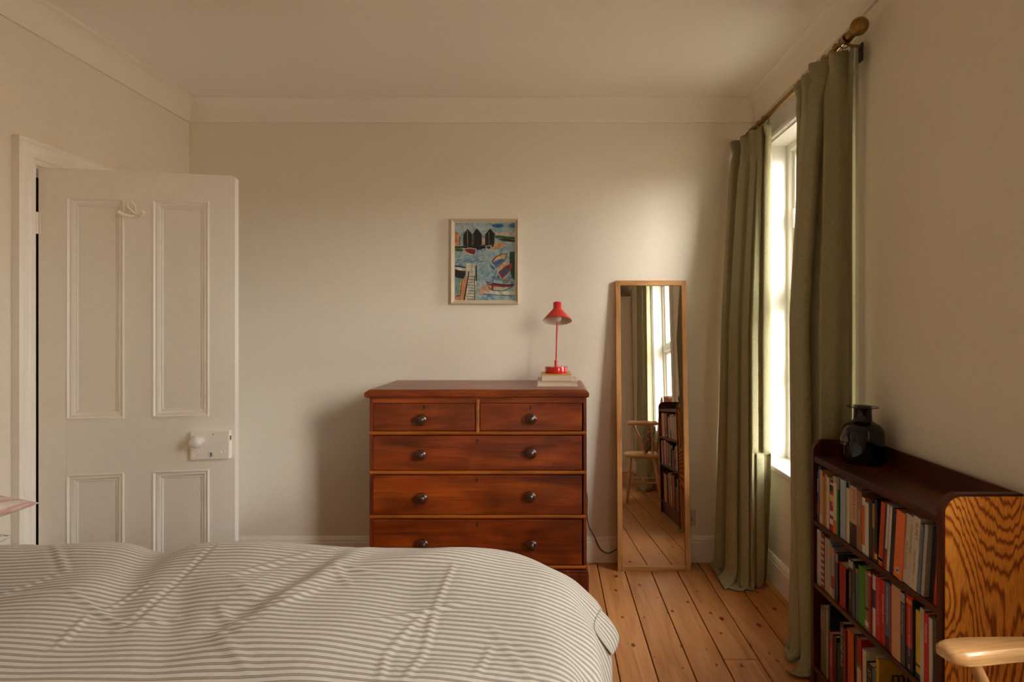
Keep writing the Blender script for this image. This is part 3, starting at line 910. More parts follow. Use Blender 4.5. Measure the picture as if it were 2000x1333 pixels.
for sx in (-0.014, 0.014):
    m = MB(); m.box(sx - 0.006, sx + 0.006, -0.012, -0.008, 0.058, 0.076, 0.001); m.build('rocker_switch', plain('socket_white', lin(196, 180, 158), 0.4), so)

# ================================================================== CURTAINS AND POLES
def lerp_path(pts, s):
    n = len(pts) - 1
    f = min(max(s, 0), 1) * n
    i = min(int(f), n - 1)
    t = f - i
    t2 = t
    a, b = Vector(pts[i]), Vector(pts[i + 1])
    return a + (b - a) * t2
def curtain(name, label, top, bot, ztop, folds, amp_t, amp_b, seed, over=0.05, width=1.3, lim=None, ox=-1.0, mid=None, tm=0.42):
    rg = random.Random(seed)
    ph = [rg.uniform(0, 6.28) for _ in range(6)]
    NU, NV = 190, 120
    L = ztop - 0.012 + over
    def P(i, j):
        s = i / NU
        l = L * (j / NV) ** 1.0
        z = ztop - l
        t = min(1.0, max(0.0, l / (ztop)))
        e = 0.03
        if mid is None: k0_, k1_, w = top, bot, t ** 1.5
        elif t < tm: k0_, k1_, w = top, mid, (t / tm) ** 0.8 * (1 - 0.0)
        else: k0_, k1_, w = mid, bot, ((t - tm) / (1 - tm)) ** 1.3
        at_ = lambda q: lerp_path(k0_, q) * (1 - w) + lerp_path(k1_, q) * w
        a = (at_(s - 0.06) + at_(s) * 2 + at_(s + 0.06)) / 4
        b0, b1 = at_(s - e), at_(s + e)
        tg = (b1 - b0)
        tg = Vector((tg.x, tg.y, 0)).normalized()
        nr = Vector((tg.y, -tg.x, 0))
        if nr.x * ox < 0: nr = -nr
        sw = s + 0.035 * math.sin(3.1 * s * 6.28 / 2 + ph[0]) + 0.018 * math.sin(t * 2.6 + ph[1]) * math.sin(math.pi * s)
        f1 = math.sin(2 * math.pi * folds * sw + ph[2])
        f1 = math.copysign(abs(f1) ** 0.8, f1)
        f2 = math.sin(2 * math.pi * (folds * 1.9) * sw + ph[3] + 0.8 * t)
        env = 0.72 + 0.4 * math.sin(5.0 * s + ph[4])
        amp = amp_t * (1 - t) + amp_b * t
        off = amp * env * (f1 + 0.28 * f2 * (1 - 0.6 * t))
        # gathered heading tape
        hd = math.exp(-((l - 0.075) / 0.035) ** 2)
        off *= (1 - 0.45 * hd)
        fr_ = math.sin(2 * math.pi * folds * 2.0 * s + ph[5])
        off += 0.019 * math.copysign(abs(fr_) ** 0.7, fr_) * math.exp(-(l / 0.13) ** 4) * (0.55 + 0.6 * abs(l - 0.07) / 0.07)
        p = Vector((a.x, a.y, 0)) + nr * off
        p += tg * (0.012 * math.sin(2 * math.pi * folds * 2 * sw + ph[3]) * (0.4 + 0.6 * t))
        zz = z + 0.006 * math.sin(2 * math.pi * folds * 3 * s + ph[5]) * math.exp(-(l / 0.05) ** 2)
        # cloth pooling on the boards
        fl = 0.012 + 0.010 * (1 + math.sin(9 * s + ph[1]))
        ex = l - (ztop - fl - 0.05)
        if ex > 0:
            k = ex / 0.05
            if k < 1: q = (k * k * 0.02, ex * 0.82)
            else: q = (0.02 + (ex - 0.05) * 0.62, 0.041 + 0.006 * math.sin(k * 2.2 + 9 * s))
            p += nr * q[0] * (0.6 + 0.5 * math.sin(7 * s + ph[4]))
            zz = max(0.006, fl + 0.05 - q[1])
            if k >= 1: zz = max(0.006, 0.012 + 0.009 * math.sin(14 * s + k * 2.0 + ph[0]) + 0.012 * math.sin(5 * s + ph[3]))
        if lim:
            p.x = min(max(p.x, lim[0]), lim[1]); p.y = min(max(p.y, lim[2]), lim[3])
        p.z = zz
        return p
    o = grid_mesh(name, P, NU, NV, LINEN, None, lambda i, j: (i / NU * width, j / NV * L), 0.003)
    return tag(o, label, 'curtain', 'green linen curtains')
curtain('curtain', 'light catching green linen curtain in the corner beside the mirror',
        [(1.110, 2.83), (1.085, 2.90), (1.060, 3.04), (1.020, 3.172)],
        [(1.125, 2.900), (1.02, 2.850), (0.945, 2.94), (0.925, 3.168)], 2.355, 5.0, 0.026, 0.028, 11, over=0.13, lim=(0.88, 1.108, 2.76, 3.176),
        mid=[(1.092, 2.79), (1.01, 2.82), (0.975, 2.97), (0.968, 3.171)], tm=0.45)
curtain('curtain', 'dark green linen curtain hanging just behind the bookcase end',
        [(1.068, 2.43), (1.06, 2.31), (1.065, 2.18), (1.102, 2.068)],
        [(1.000, 2.345), (0.985, 2.26), (1.01, 2.15), (1.085, 2.08)], 2.362, 4.0, 0.034, 0.038, 23, over=0.07, lim=(0.88, 1.116, 2.060, 2.52),
        mid=[(1.050, 2.375), (0.972, 2.27), (0.965, 2.14), (1.120, 2.060)])
curtain('curtain', 'green linen curtain beside the wardrobe seen only in the mirror',
        [(1.075, 0.28), (1.07, 0.07), (1.075, -0.16), (1.08, -0.36)],
        [(1.05, 0.32), (1.03, 0.04), (1.02, -0.22), (1.05, -0.44)], 2.362, 6.0, 0.034, 0.045, 31, over=0.05, lim=(0.88, 1.108, -0.9, 0.36))

def pole(label, y0, y1, rings):
    p = thing('curtain_pole', label, 'curtain pole', (1.088, y0, 2.387))
    L = y1 - y0
    m = MB(); m.tube([(0, 0, 0), (0, L, 0)], 0.0125, 20); m.build('rod', BRASS, p, True)
    for e, d in ((0, -1), (L, 1)):
        if abs(e - L) < 1e-6 and y1 > 3.0: prf = [(0.0165, -0.01), (0.0165, 0.012), (0.0, 0.013)]
        else: prf = [(0.0165, -0.03), (0.0165, -0.004), (0.014, 0.0), (0.013, 0.006)] + [(0.031 * math.sin(a), 0.034 - 0.031 * math.cos(a)) for a in [0.42 + (math.pi - 0.42) * i / 14 for i in range(15)]]
        m = MB(); m.lathe([(r_, h_) for r_, h_ in prf], 28)
        o = m.build('finial', BRASS, p, True, angle=50)
        o.location = (0, e, 0); o.rotation_euler = (math.pi / 2 if d < 0 else -math.pi / 2, 0, 0)
    for yy in (0.05, L - 0.06):
        b = empty('bracket', (0, yy, 0), 0, p)
        m = MB(); m.tube([(0.0, 0, -0.018), (0.02, 0, -0.026), (0.045, 0, -0.028), (0.056, 0, -0.028)], 0.005, 10); m.build('bracket_arm', BRASS, b, True)
        m = MB(); m.box(0.050, 0.0545, -0.014, 0.014, -0.085, -0.018, 0.001); m.build('bracket_plate', STEEL, b)
        m = MB(); m.lathe([(0.0155, -0.008), (0.019, -0.008), (0.019, 0.008), (0.0155, 0.008)], 24, closed=True); o = m.build('bracket_cup', BRASS, b, True); o.rotation_euler = (math.pi / 2, 0, 0)
    rm = None
    for yy in rings:
        if rm is None:
            m = MB(); m.lathe([(0.0195 + 0.0022 * math.cos(a), -0.004 + 0.0022 * math.sin(a)) for a in [2 * math.pi * i / 8 for i in range(8)]], 24, closed=True)
            o = m.build('curtain_ring', BRASS, p, True); rm = o.data
        else:
            o = bpy.data.objects.new('curtain_ring', rm); COL.objects.link(o); o.parent = p
        o.location = (0, yy - y0, -0.006); o.rotation_euler = (math.pi / 2, 0, 0.08)
pole('brass curtain pole with ball finial above the window', 2.02, 3.10, [2.085, 2.13, 2.22, 2.31, 2.40, 2.44, 2.85, 2.92, 3.0])
pole('brass curtain pole above the window seen only in the mirror', -0.42, 1.14, [-0.34, -0.25, -0.16, -0.07, 0.02, 0.12, 0.22])
# ================================================================== BED
bed = thing('bed', 'low double bed base and mattress hidden beneath the striped duvet', 'bed', (-1.0, 1.08, 0))
m = MB(); m.box(-0.97, 0.97, -0.56, 0.56, 0.10, 0.28, 0.01, 2); m.build('bed_base', plain('bed_base_cloth', lin(150, 138, 120), 0.9), bed)
m = MB(); m.box(-0.97, 0.97, -0.56, 0.56, 0.28, 0.47, 0.03, 3); m.build('mattress', plain('mattress_cloth', lin(206, 196, 180), 0.9), bed)
for lx in (-0.9, 0.9):
    for ly in (-0.5, 0.5):
        m = MB(); m.lathe([(0.022, 0.0), (0.03, 0.10)], 16, (lx, ly, 0)); m.build('leg', BEECHZ, bed, True)

def gn(x, y, s, seed=0):
    return mnoise.noise(Vector((x * s + seed * 13.1, y * s - seed * 7.7, seed * 3.3)))
CX1, CY1, CY0, RC = -0.042, 1.70, 0.46, 0.09
RHX, RHY, RV, RARC = 0.205, 0.19, 0.155, 0.22
creases = []
rg = random.Random(5)
stars = [(-0.86, 1.52), (-0.80, 1.36), (-0.62, 1.60), (-0.40, 1.30), (-0.14, 1.32), (-0.72, 1.22)]
for (sx, sy) in stars:
    for k in range(rg.choice((2, 3, 3))):
        a = rg.choice((0.6, -0.6, 0.75, -0.7, 1.1, -1.0, 1.4)) + rg.uniform(-0.2, 0.2)
        L_ = rg.uniform(0.12, 0.42)
        creases.append((sx, sy, sx + math.cos(a) * L_, sy + math.sin(a) * L_, rg.uniform(0.002, 0.0042), rg.uniform(0.010, 0.015)))
for pts_, h_, w_ in (([(-1.218, 1.427), (-0.928, 1.257)], 0.0060, 0.0085), ([(-1.025, 1.73), (-0.989, 1.487), (-0.962, 1.287)], -0.0055, 0.009), ([(-1.542, 1.75), (-1.334, 1.553)], 0.0055, 0.009),
                 ([(-1.064, 1.50), (-1.071, 1.353)], 0.0045, 0.008), ([(-1.086, 1.329), (-1.037, 1.173)], 0.0045, 0.008), ([(-0.275, 1.60), (-0.284, 1.41), (-0.269, 1.195), (-0.283, 1.086)], 0.0048, 0.009),
                 ([(-0.30, 1.369), (-0.344, 1.176), (-0.327, 1.086)], 0.0048, 0.009), ([(-0.86, 1.33), (-0.99, 1.25)], 0.0045, 0.008), ([(-0.13, 1.25), (-0.15, 1.12)], 0.004, 0.008), ([(-1.34, 1.55), (-1.40, 1.42), (-1.218, 1.427)], 0.0045, 0.009)):
    for a_, b_ in zip(pts_[:-1], pts_[1:]): creases.append((*a_, *b_, h_, w_))
bumps = []
for k in range(46):
    bumps.append((rg.uniform(-1.9, 0.1), rg.uniform(0.8, 1.85), rg.uniform(0.05, 0.17), rg.uniform(0.05, 0.2), rg.uniform(-0.011, 0.013), rg.uniform(0, 3.14)))
bumps += [(-1.21, 1.80, 0.07, 0.22, -0.022, 0.3), (-1.45, 1.72, 0.14, 0.2, 0.012, 0), (-0.98, 1.72, 0.16, 0.2, 0.010, 0), (-1.12, 1.5, 0.05, 0.25, -0.012, 0.5), (-0.62, 1.5, 0.035, 0.25, 0.012, -0.2), (-0.70, 1.45, 0.03, 0.22, -0.008, -0.25), (-0.9, 1.35, 0.04, 0.2, -0.008, 0.5)]
bumps = [(bx, by, ax, ay, h, math.cos(r), math.sin(r)) for bx, by, ax, ay, h, r in bumps]
def duvet_z(u, v):
    z = 0.651
    z -= 0.075 * max(0.0, min(1.0, (u + 0.50) / 0.80)) ** 1.4
    z += 0.012 * gn(u, v, 2.2, 1) + 0.006 * gn(u, v, 5.5, 2)
    for bx, by, ax, ay, h, cr, sr in bumps:
        dx, dy = u - bx, v - by
        p, q = (dx * cr + dy * sr) / ax, (-dx * sr + dy * cr) / ay
        d = p * p + q * q
        if d < 6: z += h * math.exp(-d)
    for x0, y0, x1, y1, h, w in creases:
        dx, dy = x1 - x0, y1 - y0
        L2 = dx * dx + dy * dy
        t = ((u - x0) * dx + (v - y0) * dy) / L2
        if -0.05 < t < 1.05:
            d = abs((u - x0) * dy - (v - y0) * dx) / math.sqrt(L2)
            if d < 4 * w:
                z += 0.5 * h * (math.exp(-(d / w) ** 2) - 0.5 * math.exp(-((d - 1.6 * w) / w) ** 2)) * math.sin(math.pi * max(0, min(1, 0.04 + 0.92 * t))) ** 0.4
    return z
U0, U1, V0, V1 = -1.88, 0.50, 0.05, 2.16
NU, NV = 440, 400
def duvet_P(i, j):
    u = U0 + (U1 - U0) * i / NU
    v = V0 + (V1 - V0) * j / NV
    qx = max(u - (CX1 - RC), 0)
    qy = v - (CY1 - RC) if v > CY1 - RC else (v - (CY0 + RC) if v < CY0 + RC else 0)
    q = math.hypot(qx, qy)
    bx, by = min(u, CX1 - RC), max(min(v, CY1 - RC), CY0 + RC)
    z = duvet_z(u, v)
    if q < 1e-9: return (bx, by, z)
    dx, dy = qx / q, qy / q
    r = min(q, RC)
    t = max(0.0, q - RC)
    x, y = bx + dx * r, by + dy * r
    th = min(t / RARC, math.pi / 2)
    slant = -0.11 * max(0.0, 1.62 - v) * dx * min(1.0, q / 0.35) ** 2
    fold = 0.012 * math.sin(u * 21 + v * 17) * min(1, t / 0.25) + 0.010 * gn(u, v, 9, 4) * min(1, t / 0.2)
    x += dx * (RHX * math.sin(th) + fold) + slant
    y += dy * (RHY * math.sin(th) + fold)
    z -= RV * (1 - math.cos(th))
    rest = t - RARC * math.pi / 2
    if rest > 0:
        z -= rest
        x += dx * 0.10 * rest; y += dy * 0.10 * rest
    # loose flap of cover at the foot corner
    return (x, y, z)
dv = grid_mesh('duvet', duvet_P, NU, NV, DUVETM, None, lambda i, j: (U0 + (U1 - U0) * i / NU, V0 + (V1 - V0) * j / NV))
tag(dv, 'rumpled duvet with fine taupe and white ticking stripes on the bed', 'duvet')
def flap_P(i, j):
    s, t = i / 24, j / 16
    v = 1.64 - 0.12 * s
    u = 0.19 + 0.11 * t * (0.8 + 0.25 * math.sin(math.pi * s))
    x, y, z = duvet_P((u - U0) / (U1 - U0) * NU, (v - V0) / (V1 - V0) * NV)
    lift = 0.002 + 0.024 * t ** 1.4 * (0.6 + 0.4 * math.sin(s * 5.5 + 0.6))
    return (x + lift, y + 0.3 * lift, z)
fl = grid_mesh('loose_hem', flap_P, 24, 16, DUVETM, dv, lambda i, j: (0.12 * j / 16, 0.16 * i / 24), 0.003)

# ---- pillows on the head end
def pillow(name, label, c, a, b, h, mat, rot=(0, 0, 0), seed=1):
    N = 40
    verts, faces = [], []
    def sp(k): 
        t = -1 + 2 * k / N
        return math.sin(t * math.pi / 2)
    idx = {}
    for side in (1, -1):
        for i in range(N + 1):
            for j in range(N + 1):
                edge = i in (0, N) or j in (0, N)
                if side == -1 and edge:
                    idx[(side, i, j)] = idx[(1, i, j)]
                    continue
                x, y = sp(i), sp(j)
                k = max(0.0, (1 - abs(x) ** 2.3) * (1 - abs(y) ** 2.3)) ** 0.48
                px = a * x * (1 - 0.10 * (1 - abs(x)) * 0 - 0.07 * (1 - y * y) * abs(x) ** 3)
                py = b * y * (1 - 0.07 * (1 - x * x) * abs(y) ** 3)
                z = side * h * k * (1 + 0.12 * gn(x, y, 1.6, seed)) + 0.02 * gn(x, y, 2.5, seed + 3) * k
                idx[(side, i, j)] = len(verts)
                verts.append((px, py, z))
    for side in (1, -1):
        for i in range(N):
            for j in range(N):
                f = [idx[(side, i, j)], idx[(side, i + 1, j)], idx[(side, i + 1, j + 1)], idx[(side, i, j + 1)]]
                faces.append(f if side == 1 else f[::-1])
    me = bpy.data.meshes.new(name)
    me.from_pydata(verts, [], faces)
    lay = me.uv_layers.new(name='cloth')
    vals = []
    for f in faces:
        for k in f: vals.extend((verts[k][0], verts[k][1]))
    lay.data.foreach_set('uv', vals)
    for p in me.polygons: p.use_smooth = True
    me.materials.append(mat)
    o = bpy.data.objects.new(name, me)
    COL.objects.link(o)
    o.location = c; o.rotation_euler = rot
    return tag(o, label, 'pillow')
def print_cloth():
    t = NT('white_printed_cotton')
    v = t.coords((1, 1, 1), rnd=False)
    f = t.noise(v, 46, 3, 0.6, 1.5)
    c = t.ramp(f, [(0.40, lin(96, 98, 92)), (0.47, lin(200, 192, 176)), (0.64, lin(206, 198, 184)), (0.72, lin(120, 122, 112))])
    t.l(c, t.b.inputs['Base Color']); t.b.inputs['Roughness'].default_value = 0.9
    return t.m
pillow('pillow', 'white pillow with dark print beneath the pink striped one', (-1.690, 1.14, 0.772), 0.255, 0.37, 0.075, print_cloth(), (0, math.radians(2), 0.03), 2)
pillow('pillow', 'pink and white striped pillow on top at the head of the bed', (-1.643, 1.15, 0.905), 0.275, 0.37, 0.068, PINKM, (math.radians(-2), math.radians(9), 0.02), 5)

# ================================================================== BOOKCASE
BX0, BX1, BY0, BY1, BT = 0.949, 1.146, 1.365, 2.054, 0.92
bk = thing('bookcase', 'dark wooden bookcase, coloured darker for shade, with figured oak end, filled with books', 'bookcase', (1.05, 1.71, 0))
lx = lambda x: x - 1.05
ly = lambda y: y - 1.71
def end_outline(ins=0.0, r=0.045):
    a, b, z1, z0 = lx(BX0) + ins, lx(BX1), BT - ins, 0.0
    r = r - ins * 0.6
    return [(a, z0)] + [(a + r - r * math.cos(t), z1 - r + r * math.sin(t)) for t in [math.pi / 2 * i / 8 for i in range(9)]] + [(b, z1), (b, z0)]
for y0, y1 in ((BY0, BY0 + 0.020), (BY1 - 0.020, BY1)):
    m = MB(); m.prism(end_outline(), ly(y0), ly(y1), 'Y')
    sd = m.build('end_panel', DARKOAKZ, bk)
    m = MB()
    if y0 == BY0: m.prism(end_outline(0.006), ly(y0) - 0.0022, ly(y0), 'Y')
    else: m.prism(end_outline(0.006), ly(y1), ly(y1) + 0.0022, 'Y')
    tag(m.build('oak_veneer', OAKV, sd), 'orange oak veneer with dark wavy grain')
ya, yb = ly(BY0 + 0.020), ly(BY1 - 0.020)
m = MB(); m.box(lx(BX1) - 0.008, lx(BX1), ya, yb, 0.05, BT); m.build('back_panel', DARKOAK, bk)
def shelf(name, z0, z1, x0=BX0 + 0.002):
    m = MB(); m.box(lx(x0), lx(BX1) - 0.008, ya, yb, z0, z1, 0.0015); m.build(name, DARKOAK, bk)
shelf('top_board', 0.840, 0.861)
shelf('shelf', 0.614, 0.630)
shelf('shelf', 0.389, 0.405)
shelf('shelf', 0.086, 0.104)
m = MB(); m.box(lx(BX0) + 0.012, lx(BX0) + 0.028, ya, yb, 0.0, 0.086); m.build('plinth', DARKOAK, bk)

# ================================================================== BOOKS
FONTD = bpy.data.curves.new('lettering', 'FONT')
FONTO = bpy.data.objects.new('lettering', FONTD)
def text_mesh(body, size, italic=0.0):
    FONTD.body = body; FONTD.size = size; FONTD.align_x = 'LEFT'; FONTD.align_y = 'CENTER'; FONTD.shear = italic
    FONTD.resolution_u = 2
    COL.objects.link(FONTO)
    dg = bpy.context.evaluated_depsgraph_get(); dg.update()
    me = bpy.data.meshes.new_from_object(FONTO.evaluated_get(dg))
    COL.objects.unlink(FONTO)
    return me
GROUPS = ('books on the top shelf', 'books on the middle shelf', 'books on the bottom shelf')
def book(row, y, th, h, rgb, label, depth=0.13, lean=0.0, bands=(), texts=(), setback=0.010, cover=None, pages=True, spine_r=0.0015, zb=None):
    """y: far edge of the spine; bands: (z0, z1, rgb); texts: (string, z of start from the foot, size, rgb, y shift, shear)"""
    z0 = (0.630, 0.405, 0.104)[row]
    sx = BX0 + setback
    depth = min(depth, BX1 - 0.010 - sx)
    b = thing('book', label, 'book', (sx, y - th, z0), 0, GROUPS[row])
    b.rotation_euler = (lean, 0, 0)       # lean > 0: top towards the viewer's end of the shelf
    if lean > 0: b.location.z = z0
    mt = flat('book_%d_%d_%d' % rgb, rgb, 0.42)
    t = min(0.0022, th * 0.16)
    # cover: spine and two boards as one folded piece
    m = MB()
    r = min(spine_r, th * 0.3)
    outer = [(0.0 + r, 0.0), (0.0 + r * 0.3, r * 0.3), (0.0, r), (0.0, th - r), (r * 0.3, th - r * 0.3), (r, th), (depth, th), (depth, th - t), (t, th - t), (t, t), (depth, t), (depth, 0)]
    m.prism(outer, 0, h, 'Z'); m.build('cover', mt, b)
    m = MB(); m.box(t, depth - 0.004, t, th - t, 0.003, h - 0.003); m.build('pages', PAGES, b)
    for k, (a, c, col) in enumerate(bands):
        m = MB(); m.box(-0.00035, 0.001, 0.0004, th - 0.0004, a, c); m.build('spine_band', flat('book_%d_%d_%d' % col, col, 0.45), b)
    for body, zs, size, col, dy, sh in texts:
        me = text_mesh(body, size, sh)
        for v in me.vertices:
            x_, y_ = v.co.x, v.co.y
            v.co = (-0.0007, th / 2 + dy - y_, zs - x_)
        me.materials.clear(); me.materials.append(flat('ink_%d_%d_%d' % col, col, 0.5))
        o = bpy.data.objects.new('spine_title', me); COL.objects.link(o); o.parent = b
    return b
W_, K_, R_, CR = (206, 198, 184), (24, 21, 20), (176, 30, 24), (202, 180, 148)
def row1():
    T = [  # thickness, height, colour, label, extras
     (0.012, 0.178, (96, 88, 82), 'thin grey brown book at the far end of the top shelf', dict(bands=[(0.02, 0.07, (150, 110, 92)), (0.10, 0.15, (176, 160, 140))])),
     (0.016, 0.201, (34, 66, 108), 'tall dark blue paperback near the far end of the top shelf', dict(bands=[(0.08, 0.19, (52, 96, 140))], texts=[('-- --- ----', 0.180, 0.011, (200, 204, 206), 0, 0)])),
     (0.019, 0.190, (190, 150, 98), 'tan paperback with black lettering beside the tall dark blue one', dict(bands=[(0.0, 0.03, (200, 176, 136))], texts=[('—  — — — —  — —', 0.165, 0.010, K_, 0, 0)])),
     (0.0165, 0.172, (168, 118, 54), 'darker ochre paperback, lower than its two tan neighbours', {}),
     (0.0175, 0.182, (178, 130, 72), 'plain ochre brown paperback left of the black and white spine', {}),
     (0.0125, 0.178, (196, 188, 172), 'slim white spine with small black lettering on the top shelf', dict(texts=[('- - -- - --- -- -- - ---', 0.172, 0.012, K_, 0, 0)])),
     (0.030, 0.168, (168, 30, 26), 'book with red, white, black and yellow flag pattern spine', dict(bands=[(0.0, 0.022, (170, 28, 24)), (0.022, 0.040, W_), (0.040, 0.052, (170, 28, 24)), (0.052, 0.066, W_), (0.100, 0.122, (206, 170, 50)), (0.134, 0.156, K_), (0.156, 0.162, W_)], texts=[('*  *', 0.098, 0.028, W_, 0, 0)])),
     (0.0215, 0.192, (200, 184, 154), 'cream book with an orange foot beside the flag patterned one', dict(bands=[(0.0, 0.045, (196, 96, 48)), (0.172, 0.190, (150, 146, 130))])),
     (0.010, 0.150, (46, 116, 44), 'very thin bright green book beside the wide pale blue one', {}),
     (0.0525, 0.194, (146, 160, 162), 'wide pale grey blue book, the broadest on the top shelf', dict(spine_r=0.012, bands=[])),
     (0.017, 0.176, (200, 176, 136), 'slim cream paperback left of the red lettered spine', dict(texts=[('—— — ——', 0.150, 0.009, (96, 84, 70), 0, 0)])),
     (0.0405, 0.190, (186, 156, 116), 'tan book with large slanted red capitals and a dark foot', dict(bands=[(0.0, 0.072, (44, 34, 32))], texts=[('EMPATHY', 0.183, 0.0215, R_, -0.004, 0.15), ('OUT---', 0.075, 0.013, (150, 130, 116), 0.010, 0)])),
     (0.029, 0.185, (146, 100, 66), 'brown paperback with white lettering high on the spine', dict(texts=[('AMORO', 0.130, 0.014, W_, 0, 0), ('-- - ---', 0.06, 0.008, (70, 40, 26), 0, 0)])),
     (0.017, 0.172, (196, 96, 36), 'orange spine with white patches at top and foot', dict(bands=[(0.148, 0.171, W_), (0.001, 0.026, W_)])),
     (0.022, 0.162, (196, 188, 172), 'white book speckled with tiny grey dots', dict(texts=[(': . : . : . : . : . : .', 0.156, 0.014, (120, 112, 100), 0.003, 0)])),
     (0.0185, 0.178, (52, 42, 26), 'dark olive brown paperback after the speckled white one', dict(texts=[('- — — -- —', 0.155, 0.009, (150, 110, 50), 0, 0)])),
     (0.017, 0.170, (58, 62, 36), 'dark green spine with a tan upper half', dict(bands=[(0.098, 0.169, (156, 112, 58)), (0.02, 0.045, (120, 30, 28))])),
     (0.014, 0.186, (28, 26, 22), 'black paperback with a small yellow mark at its foot', dict(bands=[(0.012, 0.028, (200, 164, 40))], texts=[('-- — --- -- —', 0.165, 0.008, (150, 130, 70), 0, 0)])),
    ]
    y = BY1 - 0.021
    for th, h, rgb, lab, ex in T:
        th *= 0.985
        book(0, y, th, h, rgb, lab, setback=0.008 + 0.006 * rg.random(), depth=rg.uniform(0.11, 0.135), **ex)
        y -= th + 0.0002
    la = math.radians(5.0)
    T = [
     (0.0225, 0.194, (178, 62, 30), 'rust red leaning paperback with a white mark at its foot', dict(bands=[(0.012, 0.026, (204, 190, 170)), (0.014, 0.024, (178, 62, 30))], texts=[('— — — —', 0.140, 0.007, (214, 150, 110), 0, 0)])),
     (0.009, 0.188, (28, 24, 22), 'thin black leaning book right of the rust red one', {}),
     (0.012, 0.197, (190, 184, 172), 'white leaning book with a little red and green foot', dict(bands=[(0.0, 0.05, (150, 34, 28)), (0.05, 0.062, (60, 84, 44))])),
     (0.0105, 0.194, (200, 194, 182), 'plain white leaning book left of a black one', {}),
     (0.024, 0.190, (30, 25, 22), 'thick black leaning paperback left of the bright orange one', dict(texts=[('— ——', 0.180, 0.008, (150, 140, 120), 0, 0)])),
     (0.040, 0.193, (222, 112, 56), 'bright orange leaning paperback with a round emblem at its foot', dict(bands=[], texts=[('—————', 0.075, 0.008, (140, 70, 40), 0, 0)])),
     (0.036, 0.196, (190, 176, 148), 'cream leaning paperback with green and red handwritten style title', dict(texts=[('Olive Kitteridge', 0.118, 0.0125, (166, 74, 54), 0.008, 0.1), ('PULITZER PRIZE', 0.165, 0.0105, (72, 100, 58), -0.008, 0), ('ELIZABETH STROUT', 0.186, 0.0075, (120, 104, 84), 0.014, 0)])),
     (0.0275, 0.202, (196, 182, 156), 'cream leaning book with five red capitals near the top', dict(texts=[('ELMET', 0.183, 0.0165, (170, 54, 36), -0.002, 0), ('Fiona Mozley', 0.108, 0.0125, (96, 84, 70), 0, 0.15), ('o', 0.030, 0.014, (110, 98, 84), 0, 0)])),
     (0.0145, 0.190, (92, 104, 110), 'slate blue leaning paperback beside the cream book with five red capitals', dict(texts=[('------- ---- ---- --------', 0.183, 0.0095, (196, 196, 188), 0, 0)])),
     (0.013, 0.194, (164, 154, 136), 'plain grey leaning book right of the slate blue one', {}),
    ]
    y -= 0.002
    emb = None
    for th, h, rgb, lab, ex in T:
        th *= 0.96
        b = book(0, y, th, h - 0.004, rgb, lab, lean=la, setback=0.008 + 0.004 * rg.random(), depth=0.125, **ex)
        b.location.z += 0.0004
        if lab.startswith('bright orange'):
            m = MB(); m.lathe([(0.0, 0.0008), (0.0085, 0.0008), (0.0085, 0.0)], 24, (0, 0, 0), 'Z')
            o = m.build('emblem', flat('emblem_cream', (206, 196, 178)), b); o.rotation_euler = (0, -math.pi / 2, 0); o.location = (0, th / 2, 0.022)
            m = MB(); m.lathe([(0.0, 0.0012), (0.0045, 0.0012), (0.0045, 0.0)], 16, (0, 0, 0), 'Z')
            o2 = m.build('emblem_bird', flat('emblem_dark', (70, 80, 76)), b); o2.rotation_euler = (0, -math.pi / 2, 0); o2.location = (0, th / 2, 0.022)
        y -= th * 1.004
    y -= 0.002
    b = book(0, y, 0.026, 0.186, (26, 23, 22), 'black book in the shadow near the oak end of the top shelf', lean=la, setback=0.022, depth=0.12)
    b = book(0, 1.412, 0.012, 0.150, (170, 54, 28), 'small orange red paperback leaning on the oak end of the top shelf', lean=math.radians(5.5), setback=0.010, depth=0.11,
             bands=[(0.0, 0.075, (168, 34, 22))], texts=[('--- ----- -----', 0.068, 0.007, (214, 190, 170), 0, 0)])
row1()
